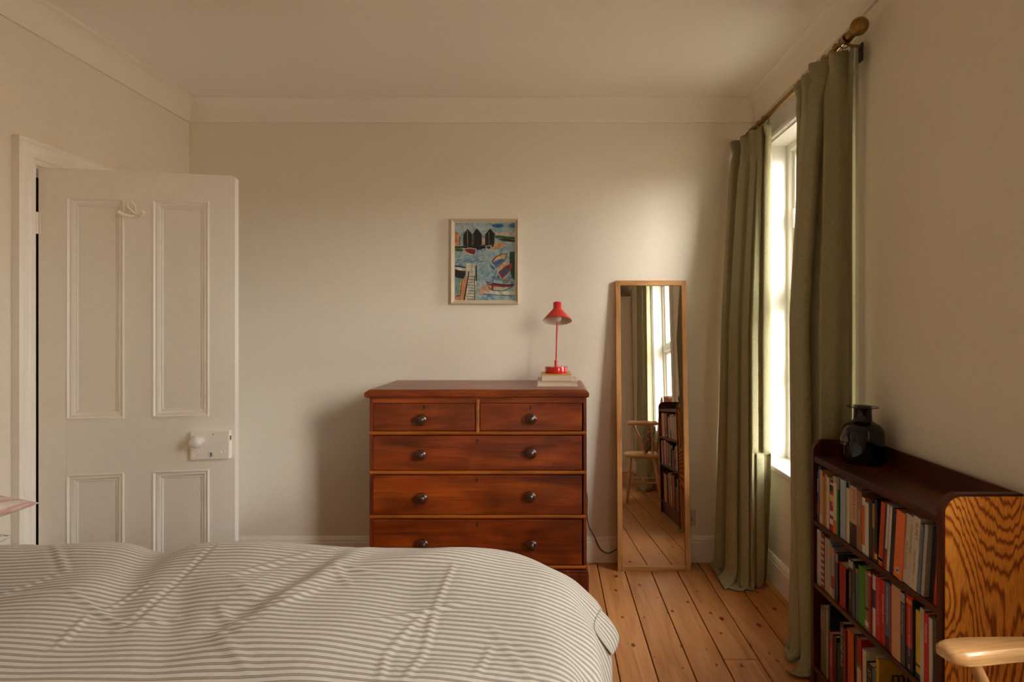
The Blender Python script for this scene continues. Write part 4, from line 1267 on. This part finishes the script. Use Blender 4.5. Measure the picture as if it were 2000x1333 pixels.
def row2():
    y = BY1 - 0.026
    T = [
     (0.026, 0.196, (190, 182, 166), 'spiral bound notebook with cream cover at the far end of the middle shelf', dict(bands=[])),
     (0.021, 0.194, (120, 40, 34), 'notebook with red and white chequered spine beside the spiral one', dict(bands=[(0.012 + 0.022 * i, 0.022 + 0.022 * i, (186, 168, 150)) for i in range(8)])),
     (0.038, 0.186, (164, 150, 124), 'thick speckled grey marbled notebook on the middle shelf', dict(texts=[('. : : . : . : : . : . : : .', 0.150, 0.016, (70, 58, 44), 0.006, 0), (': . : . : : . : . : . : : .', 0.150, 0.016, (84, 70, 54), -0.006, 0)])),
     (0.017, 0.178, (86, 130, 152), 'sky blue spine with an orange patch near its top', dict(bands=[(0.138, 0.166, (206, 92, 40)), (0.0, 0.03, (190, 164, 150))])),
     (0.018, 0.172, (158, 126, 118), 'dusty pink book with a red lower band', dict(bands=[(0.035, 0.075, (150, 28, 28))])),
     (0.0185, 0.160, (44, 58, 70), 'dark blue book with broken white lettering left of the red one', dict(texts=[('— - — -- —', 0.120, 0.014, (176, 176, 168), 0, 0)], bands=[(0.13, 0.159, (150, 120, 110))])),
     (0.064, 0.140, (150, 16, 20), 'wide red hardback with rounded spine on the middle shelf', dict(spine_r=0.018)),
     (0.031, 0.178, (26, 20, 22), 'black paperback with a pale label and white lettering', dict(bands=[(0.150, 0.172, (170, 160, 140))], texts=[('THE LAST KINGDOM', 0.135, 0.0088, (196, 190, 178), 0.006, 0)])),
     (0.0135, 0.172, (44, 50, 48), 'narrow slate book with a blue lower half', dict(bands=[(0.0, 0.08, (66, 82, 112))])),
     (0.015, 0.164, (70, 92, 96), 'narrow teal grey book left of the bright green one', dict(bands=[(0.15, 0.163, (170, 90, 50))])),
     (0.0365, 0.181, (44, 122, 40), 'bright green book with small yellow lettering', dict(bands=[], texts=[('- ----- ------- -------   --- ------', 0.150, 0.0088, (190, 190, 90), -0.002, 0)])),
     (0.0195, 0.180, (120, 108, 72), 'olive beige book with white and dark shapes at its foot', dict(bands=[(0.062, 0.070, (30, 26, 22)), (0.012, 0.028, (200, 190, 168))])),
     (0.0145, 0.188, (138, 26, 28), 'dark red slim book with a pale stripe at the top', dict(bands=[(0.174, 0.180, (204, 170, 160))], texts=[('— — — — —', 0.150, 0.007, (206, 160, 150), 0, 0)])),
     (0.0175, 0.182, (190, 184, 174), 'white spine with a navy blue band', dict(bands=[(0.085, 0.140, (40, 48, 86))])),
     (0.0265, 0.186, (178, 22, 26), 'red book with a line of tiny white capitals beside the navy banded spine', dict(texts=[('GREAT ANSWERS TO TOUGH INTERVIEW QUESTIONS', 0.172, 0.0052, W_, 0, 0)], bands=[])),
     (0.020, 0.188, (172, 20, 26), 'red book with large white capitals left of the blue spine', dict(texts=[('READYMADE CVS', 0.150, 0.0105, W_, 0, 0.1)])),
     (0.0195, 0.192, (26, 104, 140), 'bright blue book with bold white capitals among red ones', dict(texts=[('THE INTERVIEW EXPERT', 0.184, 0.0102, W_, 0, 0.15)], bands=[(0.0, 0.038, (36, 36, 66))])),
     (0.015, 0.190, (140, 34, 30), 'slim dark red book with tiny orange lettering left of the tan one', dict(texts=[('— — — — —', 0.170, 0.0075, (206, 120, 70), 0, 0)])),
     (0.038, 0.200, (192, 142, 104), 'broad salmon tan book with small dark title at the top', dict(texts=[('—— — ———', 0.186, 0.005, (70, 48, 36), 0.008, 0)], bands=[])),
     (0.0195, 0.197, (62, 70, 66), 'dark grey green book with pale lettering beside the navy footed red one', dict(bands=[(0.172, 0.196, (150, 150, 136))], texts=[('The Mindful Manager', 0.165, 0.0095, (180, 180, 164), 0, 0)])),
     (0.0275, 0.200, (184, 26, 30), 'red book with white capitals and a navy foot', dict(bands=[(0.0, 0.062, (34, 26, 48)), (0.178, 0.190, (206, 110, 50))], texts=[('COACHING FOR PERFORMANCE', 0.170, 0.0088, W_, 0, 0), ('nb', 0.018, 0.014, W_, 0, 0)])),
     (0.006, 0.196, (24, 22, 22), 'tall thin black book beside the yellow one', {}),
     (0.022, 0.176, (206, 172, 48), 'yellow paperback on the middle shelf', dict(bands=[(0.03, 0.036, (40, 60, 70)), (0.0, 0.012, (40, 70, 84))], texts=[('--- ----- ---------', 0.135, 0.0085, (88, 84, 60), 0, 0)])),
     (0.0175, 0.192, (178, 172, 158), 'pale grey spine with black lettering right of the yellow one', dict(texts=[('--- ---------', 0.180, 0.010, (84, 78, 70), 0, 0)])),
     (0.018, 0.190, (190, 26, 30), 'red book with spaced white capitals near the oak end', dict(texts=[('PASSION', 0.164, 0.0125, W_, 0, 0), ('------', 0.096, 0.0125, (150, 16, 22), 0, 0), ('/', 0.048, 0.012, W_, 0, 0)])),
     (0.013, 0.186, (180, 174, 158), 'plain pale grey book next to the last black one', {}),
     (0.026, 0.196, (28, 27, 26), 'black book with two lines of pale capitals at the oak end', dict(texts=[('THE PRACTICE OF', 0.188, 0.0118, (190, 186, 160), -0.006, 0), ('GROUNDEDNESS', 0.188, 0.0105, (150, 140, 90), 0.005, 0), ('BRAD STULBERG', 0.066, 0.0088, W_, -0.004, 0)])),
    ]
    tot = sum(t[0] for t in T)
    k = (y - (BY0 + 0.0225)) / (tot + 0.0002 * len(T))
    for th, h, rgb, lab, ex in T:
        th *= k
        b = book(1, y, th, h, rgb, lab, setback=0.008 + 0.007 * rg.random(), depth=rg.uniform(0.115, 0.14), **ex)
        if lab.startswith('spiral'):
            m = MB()
            for i in range(22):
                zc = 0.010 + i * 0.0083
                m.tube([(0.004 * 0 - 0.0055 * math.cos(a), 0.013 + 0.0075 * math.sin(a), zc + 0.0012 * a / 6.28) for a in [2 * math.pi * q / 10 for q in range(11)]], 0.0008, 5)
            tag(m.build('wire_spiral', plain('wire', lin(180, 174, 164), 0.3, metal=0.9), b), 'pale wire spiral', kind='stuff')
        y -= th + 0.0002 * k
row2()
def row3():
    y = BY1 - 0.050
    T = [
     (0.040, 0.238, (92, 84, 60), 'tall olive grey book at the far end of the bottom shelf', dict(bands=[(0.15, 0.22, (120, 92, 70))])),
     (0.015, 0.240, (150, 132, 102), 'slim cream and brown patterned book on the bottom shelf', dict(texts=[('- - -- - --- -- --', 0.200, 0.013, (50, 36, 28), 0, 0)])),
     (0.0125, 0.266, (20, 20, 24), 'tall black book towering over a crimson one', dict(depth=0.175)),
     (0.020, 0.178, (164, 20, 46), 'crimson paperback with white lettering on the bottom shelf', dict(texts=[('Cycle Leader', 0.130, 0.0125, W_, 0, 0.1)], bands=[(0.155, 0.177, (120, 84, 76))])),
     (0.021, 0.176, (26, 24, 24), 'black book with a blue and white cover edge', dict(bands=[(0.06, 0.13, (28, 24, 22))], texts=[('—— ——', 0.10, 0.009, (176, 120, 60), 0, 0)])),
     (0.020, 0.165, (16, 14, 16), 'short plain black book on the bottom shelf', {}),
     (0.0255, 0.246, (24, 23, 26), 'black book with large slanted white capitals on the bottom shelf', dict(texts=[('THE SECRET RACE', 0.232, 0.0155, (196, 196, 196), 0, 0.25)], bands=[(0.0, 0.045, (60, 22, 40))])),
     (0.016, 0.236, (120, 18, 20), 'dark red book with a column of cream lettering', dict(texts=[('--- ---- ------- -- --- ----', 0.190, 0.0095, (200, 180, 150), 0, 0)])),
     (0.048, 0.248, (186, 72, 18), 'wide orange book on the bottom shelf', dict(spine_r=0.010)),
     (0.017, 0.250, (26, 22, 20), 'black book with cream lettering right of the wide orange one', dict(texts=[('--- -------- ---- ----', 0.215, 0.0105, (200, 180, 130), 0, 0.1)])),
     (0.0245, 0.254, (150, 18, 24), 'red and cream book with a paw print cover', dict(bands=[(0.0, 0.160, (196, 170, 130)), (0.160, 0.172, (130, 110, 40))])),
     (0.026, 0.232, (202, 176, 140), 'cream book with curved red lettering', dict(spine_r=0.010, texts=[('----- ----', 0.180, 0.0135, (176, 70, 50), 0, 0.2)])),
     (0.0305, 0.205, (30, 25, 24), 'black book with bold white capitals beside the teal one', dict(texts=[('ST. PAUL', 0.190, 0.021, W_, 0, 0.15)])),
     (0.0185, 0.206, (84, 112, 104), 'teal grey book left of the yellow annual', {}),
     (0.004, 0.252, (206, 200, 184), 'thin white book against the yellow annual', {}),
    ]
    for th, h, rgb, lab, ex in T:
        ex = dict(ex); ex.setdefault('depth', rg.uniform(0.12, 0.15))
        book(2, y, th, h, rgb, lab, setback=0.010 + 0.006 * rg.random(), **ex)
        y -= th + 0.0003
    b = book(2, y, 0.014, 0.246, (196, 150, 30), 'large yellow annual whose cover shows black and red letters', depth=0.18, setback=0.010)
    for body, x, z, size, col in (('mu', 0.035, 0.196, 0.058, (40, 30, 20)), ('GOAL', 0.030, 0.140, 0.050, (150, 30, 22))):
        me = text_mesh(body, size)
        for v in me.vertices: v.co = (x + v.co.x, -0.0006, z + v.co.y)
        me.materials.clear(); me.materials.append(flat('ink_%d_%d_%d' % col, col, 0.5))
        o = bpy.data.objects.new('cover_lettering', me); COL.objects.link(o); o.parent = b
    y -= 0.014 + 0.055
    # last books of the bottom shelf, seen only in the mirror
    for th, h, rgb, lab in ((0.030, 0.20, (150, 60, 30), 'rust coloured book on the bottom shelf seen only in the mirror'), (0.026, 0.215, (120, 124, 110), 'sage grey book on the bottom shelf seen only in the mirror'), (0.022, 0.222, (190, 176, 150), 'cream book on the bottom shelf seen only in the mirror'), (0.03, 0.225, (84, 92, 84), 'dark green grey book on the bottom shelf seen only in the mirror'), (0.022, 0.235, (170, 30, 26), 'bright red book on the bottom shelf seen only in the mirror')):
        if y - th < BY0 + 0.021: break
        book(2, y, th, h, rgb, lab, depth=0.13)
        y -= th + 0.0004
row3()
bpy.data.objects.remove(FONTO)

# ================================================================== VASE
t = NT('dark_violet_glass')
t.b.inputs['Transmission Weight'].default_value = 1.0
t.b.inputs['Roughness'].default_value = 0.03
t.b.inputs['IOR'].default_value = 1.45
vv = t.coords((1, 1, 1)); t.l(t.ramp(t.noise(vv, 8, 2), [(0.3, (0.020, 0.014, 0.024)), (0.7, (0.032, 0.023, 0.038))]), t.b.inputs['Base Color'])
VG = t.m
va = thing('glass_vase', 'dark violet glass bottle vase with flared lip on the bookcase', 'vase', (1.072, 1.935, 0.8612))
prof = [(0.0, 0.0), (0.058, 0.0), (0.064, 0.004), (0.0665, 0.012), (0.0672, 0.06), (0.0672, 0.100), (0.064, 0.116), (0.054, 0.130), (0.040, 0.138), (0.031, 0.143), (0.0285, 0.150), (0.0280, 0.184), (0.031, 0.188), (0.049, 0.1905), (0.0505, 0.192), (0.049, 0.1935), (0.030, 0.192), (0.0255, 0.187), (0.0250, 0.150), (0.030, 0.139), (0.050, 0.127), (0.060, 0.113), (0.0635, 0.100), (0.0635, 0.014), (0.056, 0.008), (0.0, 0.008)]
m = MB(); m.lathe(prof, 48); m.build('vase_body', VG, va, True, angle=40)
PR = plain('clear_violet_prunt', lin(58, 42, 44), 0.08, 0.5, coat=0.8, scale=220, bump=0.6)
m = MB()
n_ = 28
rr = random.Random(9)
vs, fs = [(0, 0, 0.010)], []
for ring_ in range(1, 6):
    for k in range(n_):
        a = 2 * math.pi * k / n_
        q = ring_ / 5
        rad = (0.0195 + 0.0022 * math.sin(5 * a + 1)) * q
        vs.append((rad * math.cos(a), rad * 1.25 * math.sin(a), (0.010 if q < 0.9 else 0.0) * math.sqrt(max(0, 1 - (q * 0.9) ** 2)) + rr.uniform(-0.0022, 0.0022) * (1 if q < 0.95 else 0)))
for k in range(n_): fs.append((0, 1 + k, 1 + (k + 1) % n_))
for ring_ in range(4):
    for k in range(n_):
        a = 1 + ring_ * n_
        fs.append((a + k, a + n_ + k, a + n_ + (k + 1) % n_, a + (k + 1) % n_))
fs.append([1 + 4 * n_ + k for k in range(n_)][::-1])
m.add(vs, fs)
o = m.build('glass_medallion', PR, va, True, angle=60)
o.location = (-0.0665, -0.010, 0.080); o.rotation_euler = (math.pi / 2, 0, -math.pi / 2 + 0.15)

# ================================================================== WINDSOR ARMCHAIR
CA = math.atan2(-0.139, -0.99)
ch = thing('windsor_armchair', 'pale wooden spindle armchair with curved arms beside the bookcase', 'chair', (1.013, 0.848, 0), CA)
# local: +x forward, y across
m = MB()
sp = []
for k in range(40):
    a = 2 * math.pi * k / 40
    c_, s_ = math.cos(a), math.sin(a)
    sp.append((0.115 + 0.185 * math.copysign(abs(c_) ** 0.62, c_), 0.215 * math.copysign(abs(s_) ** 0.62, s_) * (1 + 0.05 * c_)))
n_ = len(sp)
vs = []
for ins, z in ((0.03, 0.405), (0.006, 0.415), (0.0, 0.425), (0.0, 0.434), (0.006, 0.440), (0.03, 0.440), (0.09, 0.431)):
    f = 1 - ins / 0.2
    vs += [(0.115 + (x - 0.115) * f, y * f, z) for x, y in sp]
fs = []
for r_ in range(6):
    for k in range(n_): fs.append((r_ * n_ + k, r_ * n_ + (k + 1) % n_, (r_ + 1) * n_ + (k + 1) % n_, (r_ + 1) * n_ + k))
fs += [list(range(n_))[::-1], [6 * n_ + k for k in range(n_)]]
m.add(vs, fs); m.build('seat', BEECH, ch, True, angle=50)
legs = []
for x0, y0, x1, y1 in ((0.235, 0.15, 0.275, 0.205), (0.235, -0.15, 0.275, -0.205), (0.02, 0.13, -0.045, 0.19), (0.02, -0.13, -0.045, -0.19)):
    top, foot = Vector((x0, y0, 0.412)), Vector((x1, y1, 0.0))
    pts = [foot + (top - foot) * q for q in (0, 0.06, 0.35, 0.6, 0.85, 1.0)]
    m = MB(); m.tube(pts, [0.0105, 0.0115, 0.0155, 0.017, 0.0145, 0.012], 14); m.build('leg', BEECHZ, ch, True)
    legs.append((foot, top))
P_ = lambda l, q: l[0] + (l[1] - l[0]) * q
for a, b in ((0, 2), (1, 3)):
    p0, p1 = P_(legs[a], 0.45), P_(legs[b], 0.45)
    m = MB(); m.tube([p0, p0.lerp(p1, 0.5), p1], [0.007, 0.0105, 0.007], 10); m.build('stretcher', BEECH, ch, True)
q0, q1 = P_(legs[0], 0.45).lerp(P_(legs[2], 0.45), 0.5), P_(legs[1], 0.45).lerp(P_(legs[3], 0.45), 0.5)
m = MB(); m.tube([q0, q0.lerp(q1, 0.5), q1], [0.007, 0.0105, 0.007], 10); m.build('stretcher', BEECH, ch, True)
# arms: flat shaped boards with a rounded, slightly broader front
AZ = 0.722
for s_ in (-1, 1):
    m = MB()
    out = []
    cl = [(-0.035, 0.205, 0.016), (0.05, 0.218, 0.019), (0.14, 0.226, 0.023), (0.20, 0.229, 0.027), (0.235, 0.230, 0.027), (0.254, 0.230, 0.022), (0.262, 0.230, 0.012)]
    L1 = [(x, s_ * (y + w)) for x, y, w in cl]
    L2 = [(x, s_ * (y - w)) for x, y, w in cl][::-1]
    out = L1 + L2
    nn = len(out)
    ctr = lambda p, f: (p[0] * (1 - f) + f * 0.11, p[1] * (1 - f) + f * s_ * 0.222)
    vs = []
    for f, z in ((0.06, AZ - 0.013), (0.0, AZ - 0.007), (0.0, AZ + 0.004), (0.05, AZ + 0.010), (0.12, AZ + 0.012)):
        vs += [(*ctr(p, f), z) for p in out]
    fs = []
    for r_ in range(4):
        for k in range(nn): fs.append((r_ * nn + k, r_ * nn + (k + 1) % nn, (r_ + 1) * nn + (k + 1) % nn, (r_ + 1) * nn + k))
    fs += [list(range(nn))[::-1], [4 * nn + k for k in range(nn)]]
    m.add(vs, fs); m.build('arm', BEECH, ch, True, angle=50)
    m = MB(); m.tube([(0.205, s_ * 0.226, AZ - 0.008), (0.15, s_ * 0.21, 0.58), (0.095, s_ * 0.19, 0.425)], [0.010, 0.013, 0.010], 12); m.build('arm_support', BEECHZ, ch, True)
    m = MB(); m.tube([(0.045, s_ * 0.214, AZ - 0.008), (0.035, s_ * 0.20, 0.58), (0.03, s_ * 0.175, 0.425)], [0.007, 0.009, 0.007], 12); m.build('arm_spindle', BEECHZ, ch, True)
hoop = []
for k in range(25):
    a = math.pi * k / 24
    y_ = -0.205 * math.cos(a); z_ = 0.44 + (0.96 - 0.44) * (math.sin(a) ** 0.55)
    hoop.append((-0.022 - 0.055 * (z_ - 0.44) / 0.52, y_, z_))
m = MB(); m.tube(hoop, 0.0105, 12); m.build('back_hoop', BEECHZ, ch, True)
for k in range(6):
    y_ = -0.125 + 0.05 * k
    zt = 0.44 + 0.52 * (max(0.0, 1 - (y_ * 1.25 / 0.205) ** 2)) ** 0.275
    m = MB(); m.tube([(-0.02, y_ * 0.85, 0.432), (-0.05, y_ * 1.1, 0.70), (-0.022 - 0.055 * (zt - 0.44) / 0.52, y_ * 1.25, zt - 0.002)], [0.006, 0.0075, 0.0055], 10); m.build('back_spindle', BEECHZ, ch, True)
def floral():
    t = NT('floral_tapestry')
    v = t.coords((1, 1, 1), rnd=False)
    vo = t.n('ShaderNodeTexVoronoi', Scale=22.0)
    t.l(v, vo.inputs['Vector'])
    c = t.ramp(vo.outputs['Distance'], [(0.05, lin(190, 120, 100)), (0.3, lin(150, 96, 84)), (0.5, lin(92, 76, 56)), (0.75, lin(120, 108, 84))])
    t.l(c, t.b.inputs['Base Color']); t.b.inputs['Roughness'].default_value = 0.95
    return t.m
cu = pillow('cushion', 'floral dusty pink cushion leaning on the chair back', (0, 0, 0), 0.15, 0.15, 0.048, floral(), (0, 0, 0), 8)
cu['category'] = 'cushion'
R3 = Matrix.Rotation(CA, 4, 'Z')
cu.matrix_world = Matrix.Translation(Vector((1.013, 0.848, 0)) + R3.to_3x3() @ Vector((0.062, 0.0, 0.592))) @ R3 @ Matrix.Rotation(math.radians(78), 4, 'Y')

# ================================================================== BASKET ON THE FAR WINDOW SILL
ba = thing('wicker_basket', 'wicker basket with white lining standing on the mirrored window sill', 'basket', (1.205, 0.76, ZS))
WK = plain('wicker', lin(150, 92, 48), 0.6, 0.3, 0.5, 90)
bw, bd, bh = 0.058, 0.135, 0.345
nrow = 26
for k in range(nrow):
    z = 0.008 + k * (bh - 0.01) / nrow
    f = 1.0 + 0.10 * k / nrow
    pts = []
    for q in range(33):
        a = 2 * math.pi * q / 32
        c_, s_ = math.cos(a), math.sin(a)
        w_ = 0.002 * (1 if (q + k) % 2 else -1)
        pts.append(((bw * f + w_) * math.copysign(abs(c_) ** 0.5, c_), (bd * f + w_) * math.copysign(abs(s_) ** 0.5, s_), z))
    m = MB(); m.tube(pts, 0.0072, 6, cap=False); m.build('woven_strand', WK, ba, True)
m = MB(); m.box(-bw * 0.97, bw * 0.97, -bd * 0.97, bd * 0.97, 0.0, 0.010); m.build('basket_bottom', WK, ba)
m = MB(); m.box(-bw * 1.02, bw * 1.02, -bd * 1.02, bd * 1.02, bh - 0.03, bh + 0.006, 0.012, 3); m.build('white_lining', plain('white_cotton', lin(206, 196, 180), 0.9), ba, True)

# ================================================================== WARDROBE ON THE REAR WALL
wd = thing('wardrobe', 'white panelled built in wardrobe seen only in the mirror', 'wardrobe', (-0.45, -1.47, 0))
WX0, WX1 = -1.59, 1.612
m = MB(); m.box(WX0, WX1, -0.575, 0, 0.0, 2.40); m.build('carcass', WHITE, wd)
nd = 6
wdw = (WX1 - WX0 - 0.06) / nd
for k in range(nd):
    a, b = WX0 + 0.03 + k * wdw + 0.002, WX0 + 0.03 + (k + 1) * wdw - 0.002
    d = empty('wardrobe_door', (0, 0, 0), 0, wd)
    m = MB(); m.box(a, b, 0.0, 0.012, 0.09, 2.36); m.build('door_board', WHITE, d)
    for c, e in ((a, a + 0.07), (b - 0.07, b)):
        m = MB(); m.box(c, e, 0.012, 0.022, 0.09, 2.36, 0.001); m.build('stile', WHITE, d)
    for c, e in ((0.09, 0.17), (0.69, 0.77), (1.26, 1.34), (1.80, 1.88), (2.29, 2.36)):
        m = MB(); m.box(a + 0.07, b - 0.07, 0.012, 0.022, c, e, 0.001); m.build('rail', WHITE, d)
